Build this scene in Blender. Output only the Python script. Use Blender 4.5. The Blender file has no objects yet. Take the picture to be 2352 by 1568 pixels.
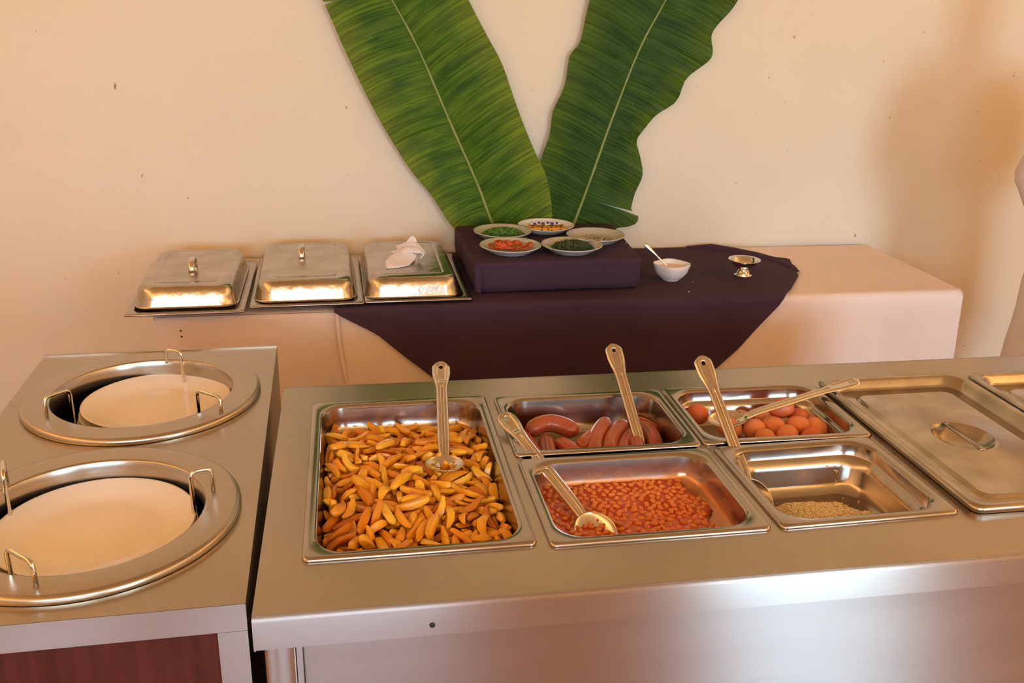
import bpy, bmesh, math, random
from mathutils import Vector, Matrix, Quaternion, noise as mnoise

random.seed(7)
PI = math.pi
SC = bpy.context.scene
COL = SC.collection

# ------------------------------------------------------------------ camera
cam_d = bpy.data.cameras.new('camera')
cam = bpy.data.objects.new('camera', cam_d)
COL.objects.link(cam)
SC.camera = cam
cam_d.sensor_width = 36.0
cam_d.lens = 2180.08 / 2352.0 * 36.0
cam_d.clip_start = 0.02
YAW, PITCH, ROLL = 0.175927, 0.346355, 0.022736
_f = Vector((math.sin(YAW) * math.cos(PITCH), math.cos(YAW) * math.cos(PITCH), -math.sin(PITCH)))
_r = Vector((math.cos(YAW), -math.sin(YAW), 0))
_u = _r.cross(_f)
_r2 = _r * math.cos(ROLL) + _u * math.sin(ROLL)
_u2 = -_r * math.sin(ROLL) + _u * math.cos(ROLL)
cam.matrix_world = Matrix(((_r2.x, _u2.x, -_f.x, 0.07964), (_r2.y, _u2.y, -_f.y, -1.13143),
                           (_r2.z, _u2.z, -_f.z, 1.61851), (0, 0, 0, 1)))

# ------------------------------------------------------------------ world and light
world = bpy.data.worlds.new('sky')
SC.world = world
world.use_nodes = True
wn = world.node_tree.nodes
wn['Background'].inputs[0].default_value = (0.48, 0.74, 1.0, 1)
wn['Background'].inputs[1].default_value = 18.0

VS = SC.view_settings
VS.view_transform = 'Standard'
VS.look = 'None'
VS.gamma = 1.0
VS.use_curve_mapping = False
VS.exposure = 0.42

ROOM_X0, ROOM_X1, ROOM_Y0, ROOM_Y1, ROOM_Z1 = -3.0, 4.4, -4.2, 2.19, 2.95
# openings of the front wall, behind the camera: (x0, x1, z0, z1)
OPENINGS = [(-1.9, -1.0, 1.45, 2.15), (-0.7, 0.6, 1.45, 2.2), (2.1, 3.3, 0.0, 2.4)]

for (x0, x1, z0, z1) in OPENINGS:                       # daylight enters here: sky portals
    ld = bpy.data.lights.new('window_portal', 'AREA')
    ld.shape = 'RECTANGLE'
    ld.size = x1 - x0
    ld.size_y = z1 - z0
    ld.cycles.is_portal = True
    lo = bpy.data.objects.new('window_portal', ld)
    COL.objects.link(lo)
    lo.location = ((x0 + x1) / 2, ROOM_Y0 - 0.02, (z0 + z1) / 2)
    lo.rotation_euler = (PI / 2, 0, 0)

# added unseen warm fill lights along three wall tops brighten the ceiling for overhead bounce
FILL_W = 54.0
for (loc, rot, sx) in (((0.7, -4.02, 2.45), (math.radians(155), 0, 0), 6.4), ((-2.85, -1.0, 2.45), (math.radians(155), 0, -PI / 2), 5.6), ((4.25, -1.0, 2.45), (math.radians(155), 0, PI / 2), 5.6)):
    ld = bpy.data.lights.new('warm_fill_light', 'AREA')
    ld.shape = 'RECTANGLE'
    ld.size = sx
    ld.size_y = 0.25
    ld.energy = FILL_W
    ld.color = (1.0, 0.62, 0.27)
    lo = bpy.data.objects.new('warm_fill_light', ld)
    COL.objects.link(lo)
    lo.location = loc
    lo.rotation_euler = rot

# ------------------------------------------------------------------ materials
MATS = {}


def new_mat(name):
    m = bpy.data.materials.new(name)
    m.use_nodes = True
    b = m.node_tree.nodes['Principled BSDF']
    MATS[name] = m
    return m, m.node_tree.nodes, m.node_tree.links, b


def setin(b, key, v):
    if key in b.inputs:
        b.inputs[key].default_value = v


def plain(name, col, rough=0.5, metal=0.0, spec=None, coat=0.0, sss=0.0):
    m, n, l, b = new_mat(name)
    setin(b, 'Base Color', (*col, 1))
    setin(b, 'Roughness', rough)
    setin(b, 'Metallic', metal)
    if spec is not None:
        setin(b, 'Specular IOR Level', spec)
    setin(b, 'Coat Weight', coat)
    if sss:
        setin(b, 'Subsurface Weight', sss)
        setin(b, 'Subsurface Radius', (0.01, 0.006, 0.003))
    return m


def mix_col(n, l, fac_socket, c0, c1, p0=0.35, p1=0.65):
    r = n.new('ShaderNodeValToRGB')
    r.color_ramp.elements[0].position = p0
    r.color_ramp.elements[1].position = p1
    r.color_ramp.elements[0].color = (*c0, 1)
    r.color_ramp.elements[1].color = (*c1, 1)
    l.new(fac_socket, r.inputs[0])
    return r.outputs[0]


def noise_node(n, l, scale, detail=3, stretch=None, coord='Object'):
    tc = n.new('ShaderNodeTexCoord')
    mp = n.new('ShaderNodeMapping')
    if stretch:
        mp.inputs['Scale'].default_value = stretch
    l.new(tc.outputs[coord], mp.inputs[0])
    t = n.new('ShaderNodeTexNoise')
    t.inputs['Scale'].default_value = scale
    t.inputs['Detail'].default_value = detail
    l.new(mp.outputs[0], t.inputs['Vector'])
    return t


def bump(n, l, b, sock, strength, dist):
    bp = n.new('ShaderNodeBump')
    bp.inputs['Strength'].default_value = strength
    bp.inputs['Distance'].default_value = dist
    l.new(sock, bp.inputs['Height'])
    l.new(bp.outputs[0], b.inputs['Normal'])
    return bp


def noisy(name, c0, c1, scale, rough=0.5, metal=0.0, p0=0.35, p1=0.65, stretch=None, bstr=0.0, bdist=0.001,
          bscale=None, r0=None, r1=None, coat=0.0, sss=0.0, coord='Object', detail=3, spec=None):
    m, n, l, b = new_mat(name)
    t = noise_node(n, l, scale, detail, stretch, coord)
    l.new(mix_col(n, l, t.outputs[0], c0, c1, p0, p1), b.inputs['Base Color'])
    setin(b, 'Roughness', rough)
    setin(b, 'Metallic', metal)
    setin(b, 'Coat Weight', coat)
    if spec is not None:
        setin(b, 'Specular IOR Level', spec)
    if sss:
        setin(b, 'Subsurface Weight', sss)
        setin(b, 'Subsurface Radius', (0.01, 0.006, 0.003))
    if r0 is not None:
        mr = n.new('ShaderNodeMapRange')
        mr.inputs['To Min'].default_value = r0
        mr.inputs['To Max'].default_value = r1
        l.new(t.outputs[0], mr.inputs[0])
        l.new(mr.outputs[0], b.inputs['Roughness'])
    if bstr:
        t2 = t if bscale is None else noise_node(n, l, bscale, detail, stretch, coord)
        bump(n, l, b, t2.outputs[0], bstr, bdist)
    return m


# plaster wall: one peach paint with soft mottling and a few dark specks
def wall_mat():
    m, n, l, b = new_mat('peach_plaster')
    t = noise_node(n, l, 1.6, 5)
    base = mix_col(n, l, t.outputs[0], (0.74, 0.630, 0.465), (0.77, 0.665, 0.505), 0.3, 0.7)
    v = noise_node(n, l, 55, 2, (1, 1, 0.6))
    speck = n.new('ShaderNodeMapRange')
    speck.inputs['From Min'].default_value = 0.765
    speck.inputs['From Max'].default_value = 0.80
    l.new(v.outputs[0], speck.inputs[0])
    mx = n.new('ShaderNodeMix')
    mx.data_type = 'RGBA'
    l.new(speck.outputs[0], mx.inputs['Factor'])
    l.new(base, mx.inputs[6])
    mx.inputs[7].default_value = (0.36, 0.19, 0.08, 1)
    l.new(mx.outputs[2], b.inputs['Base Color'])
    setin(b, 'Roughness', 0.75)
    setin(b, 'Specular IOR Level', 0.25)
    t2 = noise_node(n, l, 22, 6)
    bump(n, l, b, t2.outputs[0], 0.35, 0.004)
    return m


wall_mat()
noisy('ceiling_board', (0.78, 0.60, 0.40), (0.82, 0.64, 0.44), 4, 0.7, stretch=(1, 14, 1))
noisy('terracotta_floor', (0.42, 0.20, 0.11), (0.50, 0.25, 0.14), 3, 0.35)
noisy('grass_ground', (0.12, 0.20, 0.05), (0.22, 0.30, 0.09), 2, 0.9)
STEEL = (0.66, 0.61, 0.55)
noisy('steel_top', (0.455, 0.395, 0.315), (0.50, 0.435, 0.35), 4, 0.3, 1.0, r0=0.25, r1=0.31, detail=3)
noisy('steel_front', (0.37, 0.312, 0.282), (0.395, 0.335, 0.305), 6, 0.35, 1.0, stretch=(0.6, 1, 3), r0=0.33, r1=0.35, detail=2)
for _m in ('steel_front',):                            # horizontally brushed sheet: reflections smear vertically
    _n, _l = MATS[_m].node_tree.nodes, MATS[_m].node_tree.links
    _b = _n['Principled BSDF']
    _b.inputs['Anisotropic'].default_value = 1.0
    _c = _n.new('ShaderNodeCombineXYZ')
    _c.inputs[2].default_value = 1.0
    _l.new(_c.outputs[0], _b.inputs['Tangent'])
noisy('steel_pan', (0.41, 0.355, 0.305), (0.48, 0.42, 0.365), 9, 0.2, 1.0, r0=0.13, r1=0.24, detail=4)
noisy('steel_lid', (0.40, 0.345, 0.275), (0.55, 0.485, 0.40), 16, 0.25, 1.0, r0=0.30, r1=0.17, detail=6)
plain('steel_shiny', (0.72, 0.68, 0.62), 0.10, 1.0)
noisy('steel_spoon', (0.68, 0.62, 0.55), (0.74, 0.69, 0.62), 30, 0.16, 1.0, r0=0.12, r1=0.2)
plain('steel_dark', (0.10, 0.085, 0.075), 0.45, 1.0)
plain('dark_gap', (0.012, 0.010, 0.009), 0.7)
noisy('mahogany', (0.045, 0.008, 0.006), (0.095, 0.018, 0.011), 6, 0.5, spec=0.25, stretch=(9, 9, 0.8), detail=6, p0=0.3, p1=0.7)
plain('plate_cream', (0.83, 0.74, 0.62), 0.22, 0.0, 0.5)
plain('plate_white', (0.83, 0.78, 0.72), 0.18)
plain('bowl_white', (0.85, 0.80, 0.75), 0.2)


def cloth_mat(name, c0, c1, rough=0.85, weave=900):
    m, n, l, b = new_mat(name)
    t = noise_node(n, l, 3.0, 4)
    l.new(mix_col(n, l, t.outputs[0], c0, c1), b.inputs['Base Color'])
    setin(b, 'Roughness', rough)
    setin(b, 'Specular IOR Level', 0.2)
    t2 = noise_node(n, l, weave, 2)
    t3 = noise_node(n, l, 9, 4, (1, 1, 3))
    ad = n.new('ShaderNodeMath')
    ad.operation = 'MULTIPLY_ADD'
    l.new(t2.outputs[0], ad.inputs[0])
    ad.inputs[1].default_value = 0.05
    l.new(t3.outputs[0], ad.inputs[2])
    bump(n, l, b, ad.outputs[0], 0.35, 0.006)
    return m


cloth_mat('cloth_white', (0.78, 0.64, 0.56), (0.84, 0.70, 0.62))
cloth_mat('cloth_navy', (0.050, 0.026, 0.043), (0.060, 0.031, 0.052), 0.85)
cloth_mat('cloth_napkin', (0.80, 0.74, 0.74), (0.84, 0.78, 0.78))
cloth_mat('cloth_jacket', (0.74, 0.64, 0.60), (0.78, 0.68, 0.64))
cloth_mat('cloth_trousers', (0.03, 0.03, 0.035), (0.04, 0.04, 0.045))


def leaf_mat(name, dark, light, edge):
    m, n, l, b = new_mat(name)
    uv = n.new('ShaderNodeUVMap')
    sx = n.new('ShaderNodeSeparateXYZ')
    l.new(uv.outputs[0], sx.inputs[0])
    mp = n.new('ShaderNodeMapping')
    mp.inputs['Scale'].default_value = (30, 1.6, 1)
    l.new(uv.outputs[0], mp.inputs[0])
    t = n.new('ShaderNodeTexNoise')
    t.inputs['Scale'].default_value = 1.0
    t.inputs['Detail'].default_value = 5
    l.new(mp.outputs[0], t.inputs['Vector'])
    c = mix_col(n, l, t.outputs[0], dark, light, 0.34, 0.68)
    # yellower towards the margin of the blade
    mr = n.new('ShaderNodeMapRange')
    mr.inputs['From Min'].default_value = 0.55
    mr.inputs['From Max'].default_value = 1.0
    mr.inputs['To Max'].default_value = 0.55
    l.new(sx.outputs[1], mr.inputs[0])
    mx = n.new('ShaderNodeMix')
    mx.data_type = 'RGBA'
    l.new(mr.outputs[0], mx.inputs['Factor'])
    l.new(c, mx.inputs[6])
    mx.inputs[7].default_value = (*edge, 1)
    l.new(mx.outputs[2], b.inputs['Base Color'])
    setin(b, 'Roughness', 0.45)
    setin(b, 'Specular IOR Level', 0.10)
    mp2 = n.new('ShaderNodeMapping')
    mp2.inputs['Scale'].default_value = (130, 0.5, 1)
    l.new(uv.outputs[0], mp2.inputs[0])
    t2 = n.new('ShaderNodeTexNoise')
    t2.inputs['Scale'].default_value = 1.0
    t2.inputs['Detail'].default_value = 1.5
    l.new(mp2.outputs[0], t2.inputs['Vector'])
    bump(n, l, b, t2.outputs[0], 0.9, 0.004)
    fine = n.new('ShaderNodeMapRange')
    fine.inputs['From Min'].default_value = 0.35
    fine.inputs['From Max'].default_value = 0.65
    fine.inputs['To Min'].default_value = 0.72
    fine.inputs['To Max'].default_value = 1.22
    l.new(t2.outputs[0], fine.inputs[0])
    mul = n.new('ShaderNodeMix')
    mul.data_type = 'RGBA'
    mul.blend_type = 'MULTIPLY'
    mul.inputs['Factor'].default_value = 1.0
    l.new(mx.outputs[2], mul.inputs[6])
    l.new(fine.outputs[0], mul.inputs[7])
    l.new(mul.outputs[2], b.inputs['Base Color'])
    return m


leaf_mat('leaf_bright', (0.030, 0.082, 0.003), (0.100, 0.175, 0.006), (0.19, 0.22, 0.010))
leaf_mat('leaf_deep', (0.018, 0.054, 0.004), (0.042, 0.092, 0.006), (0.095, 0.14, 0.010))
noisy('leaf_rib', (0.17, 0.21, 0.035), (0.24, 0.27, 0.055), 8, 0.4, stretch=(4, 4, 1))


def random_mat(name, cols, rough=0.45, noise_scale=60, spot=None, coat=0.0, sss=0.0, p=(0.62, 0.72), bstr=0.2):
    """colour per object from a ramp, with browned spots of the food itself"""
    m, n, l, b = new_mat(name)
    oi = n.new('ShaderNodeObjectInfo')
    r = n.new('ShaderNodeValToRGB')
    while len(r.color_ramp.elements) < len(cols):
        r.color_ramp.elements.new(0.5)
    for i, c in enumerate(cols):
        r.color_ramp.elements[i].position = i / (len(cols) - 1)
        r.color_ramp.elements[i].color = (*c, 1)
    l.new(oi.outputs['Random'], r.inputs[0])
    out = r.outputs[0]
    t = noise_node(n, l, noise_scale, 3)
    if spot:
        mr = n.new('ShaderNodeMapRange')
        mr.inputs['From Min'].default_value = p[0]
        mr.inputs['From Max'].default_value = p[1]
        mr.inputs['To Max'].default_value = 0.75
        l.new(t.outputs[0], mr.inputs[0])
        mx = n.new('ShaderNodeMix')
        mx.data_type = 'RGBA'
        l.new(mr.outputs[0], mx.inputs['Factor'])
        l.new(out, mx.inputs[6])
        mx.inputs[7].default_value = (*spot, 1)
        out = mx.outputs[2]
    l.new(out, b.inputs['Base Color'])
    setin(b, 'Roughness', rough)
    setin(b, 'Coat Weight', coat)
    if sss:
        setin(b, 'Subsurface Weight', sss)
        setin(b, 'Subsurface Radius', (0.008, 0.004, 0.001))
    if bstr:
        bump(n, l, b, t.outputs[0], bstr, 0.002)
    return m


random_mat('fried_potato', [(0.84, 0.35, 0.012), (0.87, 0.44, 0.024), (0.68, 0.21, 0.007), (0.86, 0.39, 0.015), (0.90, 0.54, 0.060), (0.82, 0.32, 0.010), (0.52, 0.14, 0.006), (0.86, 0.41, 0.017)],
           0.35, 45, (0.42, 0.11, 0.008), p=(0.60, 0.74), bstr=0.3)
random_mat('sausage_skin', [(0.34, 0.070, 0.028), (0.44, 0.10, 0.04), (0.38, 0.075, 0.03), (0.50, 0.085, 0.03)], 0.3, 40,
           (0.30, 0.07, 0.03), coat=0.3, p=(0.5, 0.8))
random_mat('egg_shell', [(0.70, 0.18, 0.060), (0.66, 0.14, 0.045), (0.78, 0.28, 0.12), (0.72, 0.21, 0.075)], 0.4, 160, None, bstr=0.06)
random_mat('baked_bean', [(0.66, 0.17, 0.030), (0.74, 0.23, 0.045), (0.60, 0.13, 0.022)], 0.25, 80, None, coat=0.4, bstr=0.05)
plain('bean_sauce', (0.52, 0.060, 0.010), 0.15, coat=0.4)
noisy('rice_grain', (0.95, 0.77, 0.50), (0.97, 0.81, 0.56), 30, 0.5, spec=0.2)
noisy('tomato_flesh', (0.58, 0.035, 0.018), (0.66, 0.10, 0.04), 60, 0.25)
plain('tomato_seed', (0.70, 0.22, 0.06), 0.3)
noisy('herb_light', (0.045, 0.16, 0.018), (0.12, 0.26, 0.04), 60, 0.6)
noisy('herb_dark', (0.025, 0.045, 0.010), (0.07, 0.10, 0.03), 60, 0.6)
noisy('onion_pale', (0.72, 0.58, 0.42), (0.78, 0.62, 0.48), 60, 0.4)
plain('packet_orange', (0.80, 0.34, 0.025), 0.35)
plain('packet_print', (0.03, 0.012, 0.02), 0.5)
plain('sachet_white', (0.80, 0.78, 0.80), 0.3)
plain('sachet_blue', (0.05, 0.05, 0.32), 0.35)
noisy('cream_sauce', (0.80, 0.58, 0.36), (0.84, 0.64, 0.42), 40, 0.35)
plain('crumb_white', (0.8, 0.74, 0.68), 0.6)
plain('crumb_green', (0.12, 0.28, 0.03), 0.6)
plain('skin', (0.16, 0.075, 0.045), 0.5)
plain('hair', (0.01, 0.009, 0.008), 0.7)
plain('hole_dark', (0.015, 0.012, 0.010), 0.8)


def film_mat():
    m, n, l, b = new_mat('clear_film')
    setin(b, 'Base Color', (1, 1, 1, 1))
    setin(b, 'Roughness', 0.08)
    tr = n.new('ShaderNodeBsdfTransparent')
    mix = n.new('ShaderNodeMixShader')
    lw = n.new('ShaderNodeLayerWeight')
    lw.inputs[0].default_value = 0.35
    mr = n.new('ShaderNodeMapRange')
    mr.inputs['To Min'].default_value = 0.06
    mr.inputs['To Max'].default_value = 0.5
    l.new(lw.outputs['Facing'], mr.inputs[0])
    gl = n.new('ShaderNodeBsdfGlossy')
    gl.inputs['Roughness'].default_value = 0.12
    l.new(mr.outputs[0], mix.inputs[0])
    l.new(tr.outputs[0], mix.inputs[1])
    l.new(gl.outputs[0], mix.inputs[2])
    l.new(mix.outputs[0], n['Material Output'].inputs[0])
    t = noise_node(n, l, 70, 3)
    bp = n.new('ShaderNodeBump')
    bp.inputs['Strength'].default_value = 0.8
    bp.inputs['Distance'].default_value = 0.004
    l.new(t.outputs[0], bp.inputs['Height'])
    l.new(bp.outputs[0], gl.inputs['Normal'])
    return m


film_mat()


def bean_pan_mat():
    """pan steel with a dried tomato tide mark left on the walls above the sauce"""
    m, n, l, b = new_mat('steel_pan_stained')
    tc = n.new('ShaderNodeTexCoord')
    sx = n.new('ShaderNodeSeparateXYZ')
    l.new(tc.outputs['Object'], sx.inputs[0])
    t = noise_node(n, l, 26, 4, (1, 1, 0.35))
    ad = n.new('ShaderNodeMath')
    ad.operation = 'MULTIPLY_ADD'
    l.new(t.outputs[0], ad.inputs[0])
    ad.inputs[1].default_value = 0.055
    l.new(sx.outputs[2], ad.inputs[2])
    mr = n.new('ShaderNodeMapRange')
    mr.inputs['From Min'].default_value = 0.912
    mr.inputs['From Max'].default_value = 0.896
    mr.inputs['To Max'].default_value = 0.8
    l.new(ad.outputs[0], mr.inputs[0])
    mx = n.new('ShaderNodeMix')
    mx.data_type = 'RGBA'
    l.new(mr.outputs[0], mx.inputs['Factor'])
    mx.inputs[6].default_value = (0.46, 0.40, 0.35, 1)
    mx.inputs[7].default_value = (0.55, 0.20, 0.05, 1)
    l.new(mx.outputs[2], b.inputs['Base Color'])
    inv = n.new('ShaderNodeMapRange')
    inv.inputs['To Min'].default_value = 1.0
    inv.inputs['To Max'].default_value = 0.4
    l.new(mr.outputs[0], inv.inputs[0])
    l.new(inv.outputs[0], b.inputs['Metallic'])
    setin(b, 'Roughness', 0.2)
    return m


bean_pan_mat()


# ------------------------------------------------------------------ mesh helpers
class MB:
    def __init__(self):
        self.v = []
        self.f = []
        self.uv = None

    def add(self, vs, fs):
        o = len(self.v)
        self.v += [tuple(p) for p in vs]
        self.f += [tuple(i + o for i in f) for f in fs]
        return self

    def box(self, x0, x1, y0, y1, z0, z1, b=0.0):
        if b <= 0:
            vs = [(x0, y0, z0), (x1, y0, z0), (x1, y1, z0), (x0, y1, z0),
                  (x0, y0, z1), (x1, y0, z1), (x1, y1, z1), (x0, y1, z1)]
            return self.add(vs, [(3, 2, 1, 0), (4, 5, 6, 7), (0, 1, 5, 4), (1, 2, 6, 5), (2, 3, 7, 6), (3, 0, 4, 7)])
        r0 = rrect(x0 + b, x1 - b, y0 + b, y1 - b, b * 0.5, z0, 2)
        r1 = rrect(x0, x1, y0, y1, b, z0 + b, 2)
        r2 = rrect(x0, x1, y0, y1, b, z1 - b, 2)
        r3 = rrect(x0 + b, x1 - b, y0 + b, y1 - b, b * 0.5, z1, 2)
        return self.loft([r0, r1, r2, r3], cap0=True, cap1=True)

    def loft(self, rings, cap0=False, cap1=False, closed=True):
        n = len(rings[0])
        o = len(self.v)
        for r in rings:
            self.v += [tuple(p) for p in r]
        m = n if closed else n - 1
        for i in range(len(rings) - 1):
            a, b = o + i * n, o + (i + 1) * n
            for j in range(m):
                k = (j + 1) % n
                self.f.append((a + j, a + k, b + k, b + j))
        if cap0:
            self.f.append(tuple(o + j for j in reversed(range(n))))
        if cap1:
            q = o + (len(rings) - 1) * n
            self.f.append(tuple(q + j for j in range(n)))
        return self

    def tube(self, path, r, n=10, cap=True, radii=None):
        pts = [Vector(p) for p in path]
        rings = []
        up = Vector((0, 0, 1))
        prev = None
        for i, p in enumerate(pts):
            t = (pts[min(i + 1, len(pts) - 1)] - pts[max(i - 1, 0)]).normalized()
            if prev is None:
                a = t.cross(up)
                if a.length < 1e-3:
                    a = t.cross(Vector((1, 0, 0)))
                a.normalize()
            else:
                a = (prev - t * prev.dot(t)).normalized()
            prev = a
            b = t.cross(a)
            rr = radii[i] if radii else r
            rings.append([p + a * (rr * math.cos(2 * PI * k / n)) + b * (rr * math.sin(2 * PI * k / n)) for k in range(n)])
        return self.loft(rings, cap, cap)

    def lathe(self, prof, cx, cy, n=48, cap0=False, cap1=False):
        rings = [[(cx + r * math.cos(2 * PI * k / n), cy + r * math.sin(2 * PI * k / n), z) for k in range(n)] for r, z in prof]
        return self.loft(rings, cap0, cap1)

    def grid(self, fn, nu, nv):
        o = len(self.v)
        for i in range(nu + 1):
            for j in range(nv + 1):
                self.v.append(tuple(fn(i / nu, j / nv)))
        for i in range(nu):
            for j in range(nv):
                a = o + i * (nv + 1) + j
                self.f.append((a, a + nv + 1, a + nv + 2, a + 1))
        return self

    def xform(self, M):
        self.v = [tuple(M @ Vector(p)) for p in self.v]
        return self

    def mesh(self, name, mat, smooth=True):
        me = bpy.data.meshes.new(name)
        me.from_pydata(self.v, [], self.f)
        me.validate()
        if self.uv:
            lay = me.uv_layers.new(name='UVMap')
            for lp in me.loops:
                lay.data[lp.index].uv = self.uv[lp.vertex_index]
        bm = bmesh.new()
        bm.from_mesh(me)
        bmesh.ops.recalc_face_normals(bm, faces=bm.faces)
        bm.to_mesh(me)
        bm.free()
        if smooth:
            me.polygons.foreach_set('use_smooth', [True] * len(me.polygons))
        if mat:
            me.materials.append(MATS[mat])
        return me

    def build(self, name, mat, parent=None, smooth=True, sharp=None, solid=0.0, offset=0.0):
        me = self.mesh(name, mat, smooth)
        if smooth and sharp:
            mark_sharp(me, sharp)
        o = bpy.data.objects.new(name, me)
        COL.objects.link(o)
        if parent:
            o.parent = parent
        if solid:
            md = o.modifiers.new('thickness', 'SOLIDIFY')
            md.thickness = solid
            md.offset = offset
        return o


def mark_sharp(me, deg):
    bm = bmesh.new()
    bm.from_mesh(me)
    lim = math.radians(deg)
    for e in bm.edges:
        if len(e.link_faces) == 2:
            e.smooth = e.calc_face_angle(0) < lim
    bm.to_mesh(me)
    bm.free()


def rrect(x0, x1, y0, y1, r, z, n=6):
    out = []
    for cx, cy, a0 in ((x1 - r, y1 - r, 0), (x0 + r, y1 - r, PI / 2), (x0 + r, y0 + r, PI), (x1 - r, y0 + r, 1.5 * PI)):
        for k in range(n + 1):
            a = a0 + (PI / 2) * k / n
            out.append((cx + r * math.cos(a), cy + r * math.sin(a), z))
    return out


def tag(o, label, cat, group=None, kind=None):
    o['label'] = label
    o['category'] = cat
    if group:
        o['group'] = group
    if kind:
        o['kind'] = kind
    return o


def struct(o):
    o['kind'] = 'structure'
    return o


def empty(name, loc=(0, 0, 0), rz=0.0):
    o = bpy.data.objects.new(name, None)
    o.empty_display_size = 0.05
    COL.objects.link(o)
    o.location = loc
    o.rotation_euler = (0, 0, rz)
    return o


def thing(name, label, cat, loc=(0, 0, 0), rz=0.0, group=None):
    return tag(empty(name, loc, rz), label, cat, group)


def interp(xs, ys, x):
    if x <= xs[0]:
        return ys[0]
    for i in range(len(xs) - 1):
        if x <= xs[i + 1]:
            t = (x - xs[i]) / (xs[i + 1] - xs[i] + 1e-12)
            return ys[i] + (ys[i + 1] - ys[i]) * t
    return ys[-1]


def sstep(a, b, x):
    t = max(0.0, min(1.0, (x - a) / (b - a)))
    return t * t * (3 - 2 * t)


def nz(x, y=0.0, z=0.0):
    return mnoise.noise(Vector((x, y, z)))


# ------------------------------------------------------------------ the room
struct(MB().box(ROOM_X0 - .15, ROOM_X1 + .15, ROOM_Y1, ROOM_Y1 + .15, 0, ROOM_Z1).build('wall_back', 'peach_plaster', smooth=False))
struct(MB().box(ROOM_X0 - .15, ROOM_X0, ROOM_Y0, ROOM_Y1, 0, ROOM_Z1).build('wall_left', 'peach_plaster', smooth=False))
struct(MB().box(ROOM_X1, ROOM_X1 + .15, ROOM_Y0, ROOM_Y1, 0, ROOM_Z1).build('wall_right', 'peach_plaster', smooth=False))
fw = MB()
xs = [ROOM_X0 - .15]
for (x0, x1, z0, z1) in OPENINGS:
    fw.box(xs[-1], x0, ROOM_Y0 - .15, ROOM_Y0, 0, ROOM_Z1)
    fw.box(x0, x1, ROOM_Y0 - .15, ROOM_Y0, z1, ROOM_Z1)
    if z0 > 0:
        fw.box(x0, x1, ROOM_Y0 - .15, ROOM_Y0, 0, z0)
    xs.append(x1)
fw.box(xs[-1], ROOM_X1 + .15, ROOM_Y0 - .15, ROOM_Y0, 0, ROOM_Z1)
struct(fw.build('wall_front', 'peach_plaster', smooth=False))
struct(MB().box(ROOM_X0 - .15, ROOM_X1 + .15, ROOM_Y0 - .15, ROOM_Y1 + .15, -0.1, 0).build('floor', 'terracotta_floor', smooth=False))
struct(MB().box(ROOM_X0 - .15, ROOM_X1 + .15, ROOM_Y0 - .15, ROOM_Y1 + .15, ROOM_Z1, ROOM_Z1 + .1).build('ceiling', 'ceiling_board', smooth=False))
struct(MB().box(-14, 14, -20, ROOM_Y0 - .16, -0.2, -0.1).build('ground', 'grass_ground', smooth=False))

# ------------------------------------------------------------------ serving counter
CT = 0.90
counter = thing('serving_counter', 'long stainless steel hot food counter holding the recessed food pans', 'counter')
CX0, CX1, CY0, CY1 = -0.056, 1.76, -0.12, 0.62
WELLS = [(0.012, 0.311), (0.350, 0.655), (0.690, 0.965), (1.000, 1.300), (1.335, 1.640)]
WY0, WY1 = 0.008, 0.503
top = MB()
cols = [CX0]
for a, b in WELLS:
    cols += [a, b]
cols.append(CX1)
for i in range(len(cols) - 1):
    a, b = cols[i], cols[i + 1]
    if i % 2 == 0:
        top.box(a, b, CY0 + .004, CY1 - .004, CT - .03, CT)
    else:
        top.box(a, b, CY0 + .004, WY0, CT - .03, CT)
        top.box(a, b, WY1, CY1 - .004, CT - .03, CT)
top.build('worktop', 'steel_top', counter, smooth=False)
sk = MB()                                                  # rolled front and rear edge with its skirt
for yy, s in ((CY0, 1), (CY1, -1)):
    prof = [(yy + s * .006, CT + .0002), (yy + s * .003, CT - .0008), (yy + s * .0008, CT - .003), (yy, CT - .007), (yy, CT - .047), (yy + s * .004, CT - .05), (yy + s * .03, CT - .05)]
    sk.loft([[(CX0, y, z) for y, z in prof], [(CX1, y, z) for y, z in prof]], closed=False)
sk.box(CX0, CX0 + .002, CY0 + .002, CY1 - .002, CT - .05, CT - .001)
sk.box(CX1 - .002, CX1, CY0 + .002, CY1 - .002, CT - .05, CT - .001)
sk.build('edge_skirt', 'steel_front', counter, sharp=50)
MB().lathe([(0.0038, 0), (0.0038, 0.0012), (0.0001, 0.0012)], 0, 0, 16).xform(
    Matrix.Translation((0.165, CY0 + .0002, 0.869)) @ Matrix.Rotation(PI / 2, 4, 'X')).build('screw_hole', 'hole_dark', counter)
for x in (-0.046, 1.71):
    for y in (-0.104, 0.566):
        MB().box(x, x + .040, y, y + .038, 0.0, CT - .03, .004).build('leg', 'steel_front', counter, sharp=40)
fp = MB().box(0.001, 1.70, -0.088, -0.082, 0.12, CT - .031)
fp.v = [(x, y + (.045 if z < .5 else 0), z) for x, y, z in fp.v]      # the sheet leans in towards the floor
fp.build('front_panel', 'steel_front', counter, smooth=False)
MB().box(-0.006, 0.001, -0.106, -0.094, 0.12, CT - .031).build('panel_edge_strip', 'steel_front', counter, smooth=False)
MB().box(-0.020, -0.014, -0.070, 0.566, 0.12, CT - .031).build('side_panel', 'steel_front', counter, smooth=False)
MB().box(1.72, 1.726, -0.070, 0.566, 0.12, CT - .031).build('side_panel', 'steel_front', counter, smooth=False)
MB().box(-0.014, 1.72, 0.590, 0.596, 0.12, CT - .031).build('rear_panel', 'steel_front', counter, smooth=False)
wl = MB()
wl.box(-0.005, 1.66, -0.005, 0.52, 0.70, 0.71)
wl.build('hot_well_floor', 'steel_dark', counter, smooth=False)


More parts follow.
